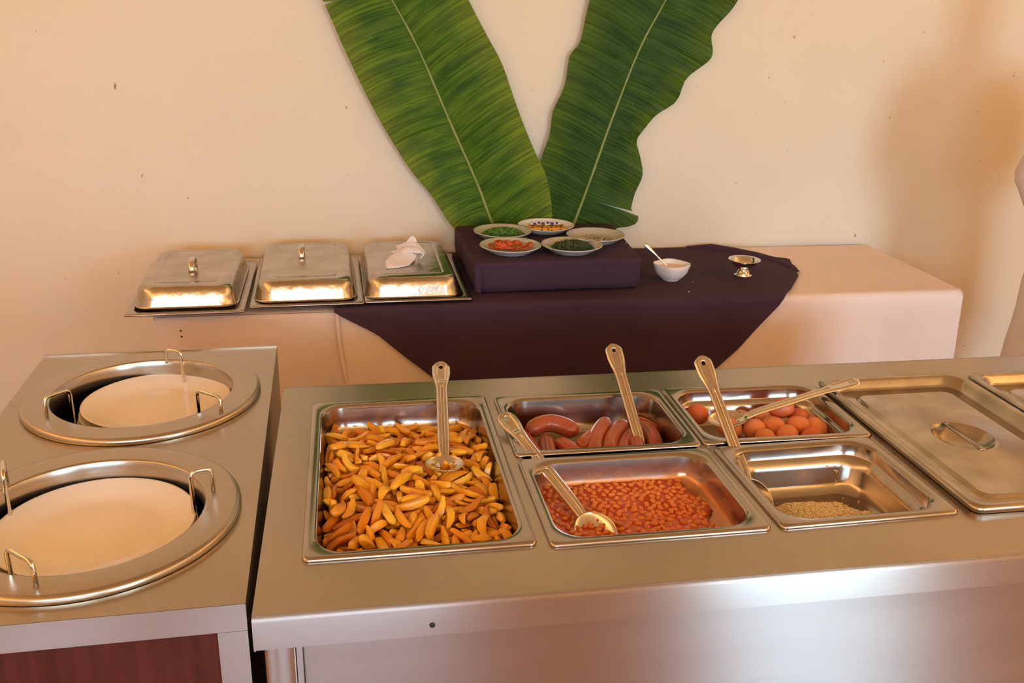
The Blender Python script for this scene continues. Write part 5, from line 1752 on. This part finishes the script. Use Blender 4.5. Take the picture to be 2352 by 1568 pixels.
kk.build('loop_handle', 'steel_shiny', [o for o in bpy.data.objects if o.name.startswith('tray_lid') and 'napkin' in o['label']][0])
kko = [o for o in bpy.data.objects if o.name.startswith('loop_handle')][-1]
kp = kko.parent
kko.matrix_parent_inverse = (Matrix.Translation(kp.location) @ Matrix.Rotation(kp.rotation_euler.z, 4, 'Z')).inverted()


# ------------------------------------------------------------------ banana leaves
def leaf(label, mid, halves, mat, ymid, rib_r):
    """mid: (x, z) of the midrib from the base up; halves: side, edge points, vein direction, tears, depth function"""
    t = thing('banana_leaf', label, 'leaf', (0, 0, 0))

    def yrib(z):
        return ymid(z)
    for side, edge, ang, tears, lift in halves:
        n = (-math.sin(ang), math.cos(ang))
        if n[1] < 0:
            n = (-n[0], -n[1])
        cm = [n[0] * x + n[1] * z for x, z in mid]
        ce = [n[0] * x + n[1] * z for x, z in edge]
        for i in range(1, len(ce)):
            ce[i] = max(ce[i], ce[i - 1] + 1e-4)
        for i in range(1, len(cm)):
            cm[i] = max(cm[i], cm[i - 1] + 1e-4)
        c0, c1 = min(cm[0], ce[0]), max(cm[-1], ce[-1])
        cuts = [c0] + [q[0] for q in tears] + [c1]
        m = MB()
        m.uv = []
        nv_ = 22
        for k in range(len(cuts) - 1):
            a, b_ = cuts[k], cuts[k + 1]
            g0 = tears[k - 1][1] / 2 if k > 0 else 0
            g1 = tears[k][1] / 2 if k < len(tears) else 0
            s0 = tears[k - 1][2] if k > 0 else 0
            s1 = tears[k][2] if k < len(tears) else 0
            nu_ = max(8, int((b_ - a) / .0065))
            o = len(m.v)
            for i in range(nu_ + 1):
                f = i / nu_
                c = a + (b_ - a) * f
                mx, mz = interp(cm, [q[0] for q in mid], c), interp(cm, [q[1] for q in mid], c)
                if c > cm[-1]:
                    mx, mz = mid[-1]
                for j in range(nv_ + 1):
                    v = j / nv_
                    # the gap opens only beyond the start of the tear
                    ga = g0 * max(0, (v - s0) / (1 - s0)) if k > 0 else 0
                    gb = g1 * max(0, (v - s1) / (1 - s1)) if k < len(tears) else 0
                    cc = c + ga * (1 - f) ** 3 - gb * f ** 3
                    ex, ez = interp(ce, [q[0] for q in edge], cc), interp(ce, [q[1] for q in edge], cc)
                    x, zz = mx + (ex - mx) * v, mz + (ez - mz) * v
                    y = ymid(zz) - lift(v, c) - .0016 * v * nz(c * 60, v * 2, side) - .006 * v * v * nz(c * 9, v, 3 + side)
                    m.v.append((x, min(y, ROOM_Y1 - .004), zz))
                    m.uv.append((c + .03 * v * v, v))
            for i in range(nu_):
                for j in range(nv_):
                    q = o + i * (nv_ + 1) + j
                    m.f.append((q, q + 1, q + nv_ + 2, q + nv_ + 1))
        ob = m.build('blade', mat, t)
    rp = [(x, ymid(z) - .004, z) for x, z in mid]
    dense = []
    for i in range(len(rp) - 1):
        for k in range(6):
            f = k / 6
            dense.append(tuple(rp[i][q] + (rp[i + 1][q] - rp[i][q]) * f for q in range(3)))
    dense.append(rp[-1])
    rad_ = [rib_r * (1 - .8 * i / (len(dense) - 1)) for i in range(len(dense))]
    MB().tube(dense, rib_r, 10, True, rad_).build('midrib', 'leaf_rib', t)
    return t


def smooth_pts(pts, k=4):
    """Catmull-Rom through the outline points"""
    out = []
    P = [pts[0]] + list(pts) + [pts[-1]]
    for i in range(1, len(P) - 2):
        p0, p1, p2, p3 = P[i - 1], P[i], P[i + 1], P[i + 2]
        for s_ in range(k):
            t = s_ / k
            out.append(tuple(.5 * (2 * p1[q] + (p2[q] - p0[q]) * t + (2 * p0[q] - 5 * p1[q] + 4 * p2[q] - p3[q]) * t * t + (3 * p1[q] - p0[q] - 3 * p2[q] + p3[q]) * t ** 3) for q in (0, 1)))
    out.append(pts[-1])
    return out


L1M = smooth_pts([(.640, .768), (.583, .865), (.526, 1.011), (.431, 1.221), (.328, 1.455), (.244, 1.606), (.13, 1.80), (.01, 2.00), (-.08, 2.16)])
L1L = smooth_pts([(.560, .772), (.500, .800), (.432, .865), (.365, .969), (.285, 1.071), (.184, 1.244), (.100, 1.419), (.034, 1.577), (-.03, 1.72), (-.09, 1.90), (-.12, 2.05), (-.085, 2.155)])
L1R = smooth_pts([(.700, .772), (.770, .810), (.798, .891), (.774, 1.028), (.732, 1.111), (.664, 1.265), (.612, 1.402), (.567, 1.482), (.517, 1.568), (.455, 1.68), (.35, 1.86), (.16, 2.06), (-.078, 2.165)])
L2M = smooth_pts([(.855, .768), (.896, .882), (.941, 1.017), (1.009, 1.231), (1.092, 1.464), (1.174, 1.626), (1.27, 1.82), (1.38, 2.02), (1.46, 2.14)])
L2L = smooth_pts([(.815, .772), (.790, .82), (.775, .90), (.748, 1.00), (.753, 1.082), (.782, 1.177), (.792, 1.257), (.830, 1.342), (.843, 1.439), (.878, 1.489), (.903, 1.62), (.96, 1.78), (1.08, 1.97), (1.25, 2.10), (1.455, 2.145)], 3)
L2R = [(.89, .772), (.97, .800), (1.055, .839), (1.085, .842), (1.110, .851), (1.120, .865), (1.123, .885)] + \
    smooth_pts([(1.092, .906), (1.110, .965), (1.127, 1.034), (1.118, 1.10), (1.102, 1.163), (1.157, 1.233), (1.229, 1.283), (1.260, 1.358), (1.334, 1.420), (1.351, 1.456), (1.346, 1.511), (1.374, 1.559), (1.426, 1.625), (1.50, 1.75), (1.56, 1.90), (1.55, 2.04), (1.465, 2.138)], 3)
A1 = math.radians(115)
leaf('broad bright green banana leaf leaning left against the wall, in front of the other', L1M,
     [(-1, L1L, A1 + math.radians(78), [(1.545, .010, .80)], lambda v, c: .012 * v * v + .004),
      (1, L1R, A1 - math.radians(72), [], lambda v, c: .010 * math.sin(v * PI) + .020 * v * v)], 'leaf_bright', lambda z: 2.172 - .006 * sstep(1.2, .8, z), .0072)
A2 = math.radians(66)
leaf('darker green wavy-edged banana leaf leaning right against the wall', L2M,
     [(-1, L2L, A2 + math.radians(80), [(1.165, .012, .25)], lambda v, c: .014 * v * v + .004),
      (1, L2R, A2 - math.radians(82), [(1.163, .012, .12)], lambda v, c: .016 * v * v + .010 * v * v * math.sin(c * 40))], 'leaf_deep', lambda z: 2.180, .0066)

# ------------------------------------------------------------------ person at the right edge
person = thing('person', 'person in a pale uniform jacket standing behind the counter at the right edge', 'person', (2.395, 1.40, 0))


def skin_body(name, verts, edges, radii, mat, parent, sub=2, root=0):
    me = bpy.data.meshes.new(name)
    me.from_pydata(verts, edges, [])
    o = bpy.data.objects.new(name, me)
    COL.objects.link(o)
    o.parent = parent
    md = o.modifiers.new('skin', 'SKIN')
    md.use_smooth_shade = True
    for i, sv in enumerate(me.skin_vertices[0].data):
        sv.radius = radii[i] if isinstance(radii[i], tuple) else (radii[i], radii[i])
        sv.use_root = (i == root)
    s = o.modifiers.new('sub', 'SUBSURF')
    s.levels = sub
    s.render_levels = sub
    me.materials.append(MATS[mat])
    return o


V = [(0, 0, .95), (0, 0, 1.10), (0, .01, 1.28), (0, .02, 1.40), (0, .015, 1.475), (0, -.005, 1.555), (0, -.012, 1.655),
     (-.17, .02, 1.38), (-.225, .04, 1.12), (-.12, -.16, 1.04),
     (.17, .02, 1.38), (.225, .04, 1.12), (.13, -.14, 1.02),
     (-.09, 0, .90), (-.10, -.01, .50), (-.10, .02, .09),
     (.09, 0, .90), (.10, -.01, .50), (.10, .02, .09)]
Ed = [(0, 1), (1, 2), (2, 3), (3, 4), (4, 5), (5, 6), (3, 7), (7, 8), (8, 9), (3, 10), (10, 11), (11, 12), (0, 13), (13, 14), (14, 15), (0, 16), (16, 17), (17, 18)]
Rd = [(.15, .10), (.135, .095), (.15, .10), (.12, .085), .056, (.080, .088), (.080, .088), .06, .042, .030, .06, .042, .030, .085, .06, .04, .085, .06, .04]
for wrist, sgn in ((9, -1), (12, 1)):                   # palms and five separate, slightly curled fingers
    w_ = Vector(V[wrist])
    fwd = Vector((-sgn * .62, -.78, .02)).normalized()
    side = Vector((0, 0, 1))
    inn = fwd.cross(side) * sgn
    V.append(tuple(w_ + fwd * .055))
    Rd.append((.030, .018))
    Ed.append((wrist, len(V) - 1))
    palm = len(V) - 1
    for off, ln in ((.026, .070), (.009, .080), (-.009, .074), (-.026, .058)):
        k0 = w_ + fwd * .085 + side * off
        k1 = k0 + fwd * ln * .45 + inn * .006
        k2 = k1 + fwd * ln * .38 + inn * .020
        for q, r in ((k0, .0105), (k1, .0092), (k2, .0078)):
            V.append(tuple(q))
            Rd.append(r)
        n_ = len(V)
        Ed += [(palm, n_ - 3), (n_ - 3, n_ - 2), (n_ - 2, n_ - 1)]
    t0 = w_ + fwd * .040 + side * .030 + inn * .008
    t1 = t0 + fwd * .030 + side * .016 + inn * .016
    t2 = t1 + fwd * .026 + inn * .012
    for q, r in ((t0, .0125), (t1, .0105), (t2, .0088)):
        V.append(tuple(q))
        Rd.append(r)
    n_ = len(V)
    Ed += [(palm, n_ - 3), (n_ - 3, n_ - 2), (n_ - 2, n_ - 1)]
skin_body('body', V, Ed, Rd, 'skin', person)
# jacket: torso tube and sleeves with soft folds
jk = MB()
rings = []
for i in range(34):
    f = i / 33
    z = .46 + 1.00 * f
    rx = interp([.46, .78, .95, 1.12, 1.30, 1.40, 1.46], [.235, .225, .205, .195, .215, .195, .10], z)
    ry = interp([.46, .95, 1.12, 1.30, 1.40, 1.46], [.165, .150, .14, .15, .13, .08], z)
    ring = []
    for k in range(40):
        a = 2 * PI * k / 40
        w = 1 + .035 * nz(math.cos(a) * 2, math.sin(a) * 2, z * 5) + .03 * sstep(.95, .6, z) * math.sin(a * 7 + 1)
        ring.append((rx * w * math.cos(a), .005 + ry * w * math.sin(a), z))
    rings.append(ring)
jk.loft(rings)
for sgn in (-1, 1):
    path = [(sgn * .10, .02, 1.395), (sgn * .17, .022, 1.375), (sgn * .212, .032, 1.27), (sgn * .236, .042, 1.15), (sgn * .232, .028, 1.10), (sgn * .190, -.045, 1.075), (sgn * .140, -.13, 1.045)]
    dn = []
    for i in range(len(path) - 1):
        for k in range(5):
            dn.append(tuple(path[i][q] + (path[i + 1][q] - path[i][q]) * k / 5 for q in range(3)))
    dn.append(path[-1])
    jk.tube(dn, .06, 18, False, [.078 - .020 * i / len(dn) + .004 * math.sin(i * .9) for i in range(len(dn))])
jk.build('jacket', 'cloth_jacket', person, solid=.003)
tr_ = MB()
for sgn in (-1, 1):
    rr2 = []
    for i in range(16):
        z = .62 - .52 * i / 15
        rx = interp([.1, .5, .96], [.085, .095, .115], z)
        rr2.append([(sgn * .095 + rx * math.cos(2 * PI * k / 20), .0 + rx * 1.1 * math.sin(2 * PI * k / 20), z) for k in range(20)])
    tr_.loft(rr2)
tr_.build('trousers', 'cloth_trousers', person)
hr = MB()                                              # short hair cap, lower at the back
rings = []
for k in range(10):
    f = k / 9
    z = 1.752 - .125 * f
    r = .090 * math.sin(min(1.0, f * 1.25 + .08) * PI / 2) ** .6
    rings.append([(r * .94 * math.cos(2 * PI * j / 28), .004 + r * 1.08 * math.sin(2 * PI * j / 28), z + (.045 * f if math.sin(2 * PI * j / 28) < -.35 else -.02 * f * max(0, math.sin(2 * PI * j / 28)))) for j in range(28)])
hr.loft(rings, cap0=True)
hr.build('hair', 'hair', person, solid=.006, offset=0)
fc = MB()
fc.loft([[(-.015, -.088, 1.572), (.015, -.088, 1.572), (.010, -.07, 1.572)], [(-.016, -.108, 1.584), (.016, -.108, 1.584), (.010, -.07, 1.59)], [(-.006, -.090, 1.632), (.006, -.090, 1.632), (.004, -.07, 1.632)]], True, True)
fc.build('nose', 'skin', person)
for sgn in (-1, 1):
    e = MB()
    e.lathe([(.001, .006), (.010, .003), (.012, 0)], 0, 0, 12)
    e.xform(Matrix.Translation((sgn * .030, -.084, 1.628)) @ Matrix.Rotation(PI / 2, 4, 'X'))
    eo = e.build('eye', 'bowl_white', person)
    p_ = MB()
    p_.lathe([(.0005, .0075), (.0045, .0066), (.005, .005)], 0, 0, 10)
    p_.xform(Matrix.Translation((sgn * .030, -.084, 1.628)) @ Matrix.Rotation(PI / 2, 4, 'X'))
    p_.build('pupil', 'hair', eo)
mo = MB().box(-.022, .022, -.092, -.074, 1.542, 1.551, .003)
mo.build('mouth', 'mahogany', person)
for sgn in (-1, 1):
    ea = MB().tube([(sgn * .078, .0, 1.590), (sgn * .090, .008, 1.612), (sgn * .084, .012, 1.640)], .012, 8)
    ea.build('ear', 'skin', person)
cl = MB()
cl.lathe([(.083, 1.425), (.072, 1.450), (.066, 1.480), (.072, 1.486), (.080, 1.470), (.092, 1.435)], 0, .012, 28)
cl.build('collar', 'cloth_jacket', person)
for k in range(6):
    bt = MB()
    zb = .72 + .11 * k
    bt.lathe([(.0005, .004), (.007, .003), (.008, 0)], 0, 0, 12)
    bt.xform(Matrix.Translation((.0, .005 - interp([.46, .95, 1.12, 1.30, 1.40], [.165, .150, .14, .15, .13], zb) * 1.02 - .002, zb)) @ Matrix.Rotation(PI / 2, 4, 'X'))
    bt.build('button', 'bowl_white', person)
for sgn in (-1, 1):
    sh = MB()
    rr3 = []
    for k in range(9):
        f = k / 8
        yy = .085 - .27 * f
        w_ = .045 * math.sin(PI * (.12 + .80 * f)) ** .5
        hh = interp([0, .3, .55, .8, 1], [.085, .095, .065, .045, .02], f)
        rr3.append([(sgn * .10 + w_ * math.cos(2 * PI * j / 14), yy, max(.001, hh * .5 + hh * .5 * math.sin(2 * PI * j / 14))) for j in range(14)])
    sh.loft(rr3, True, True)
    sh.build('shoe', 'hair', person)
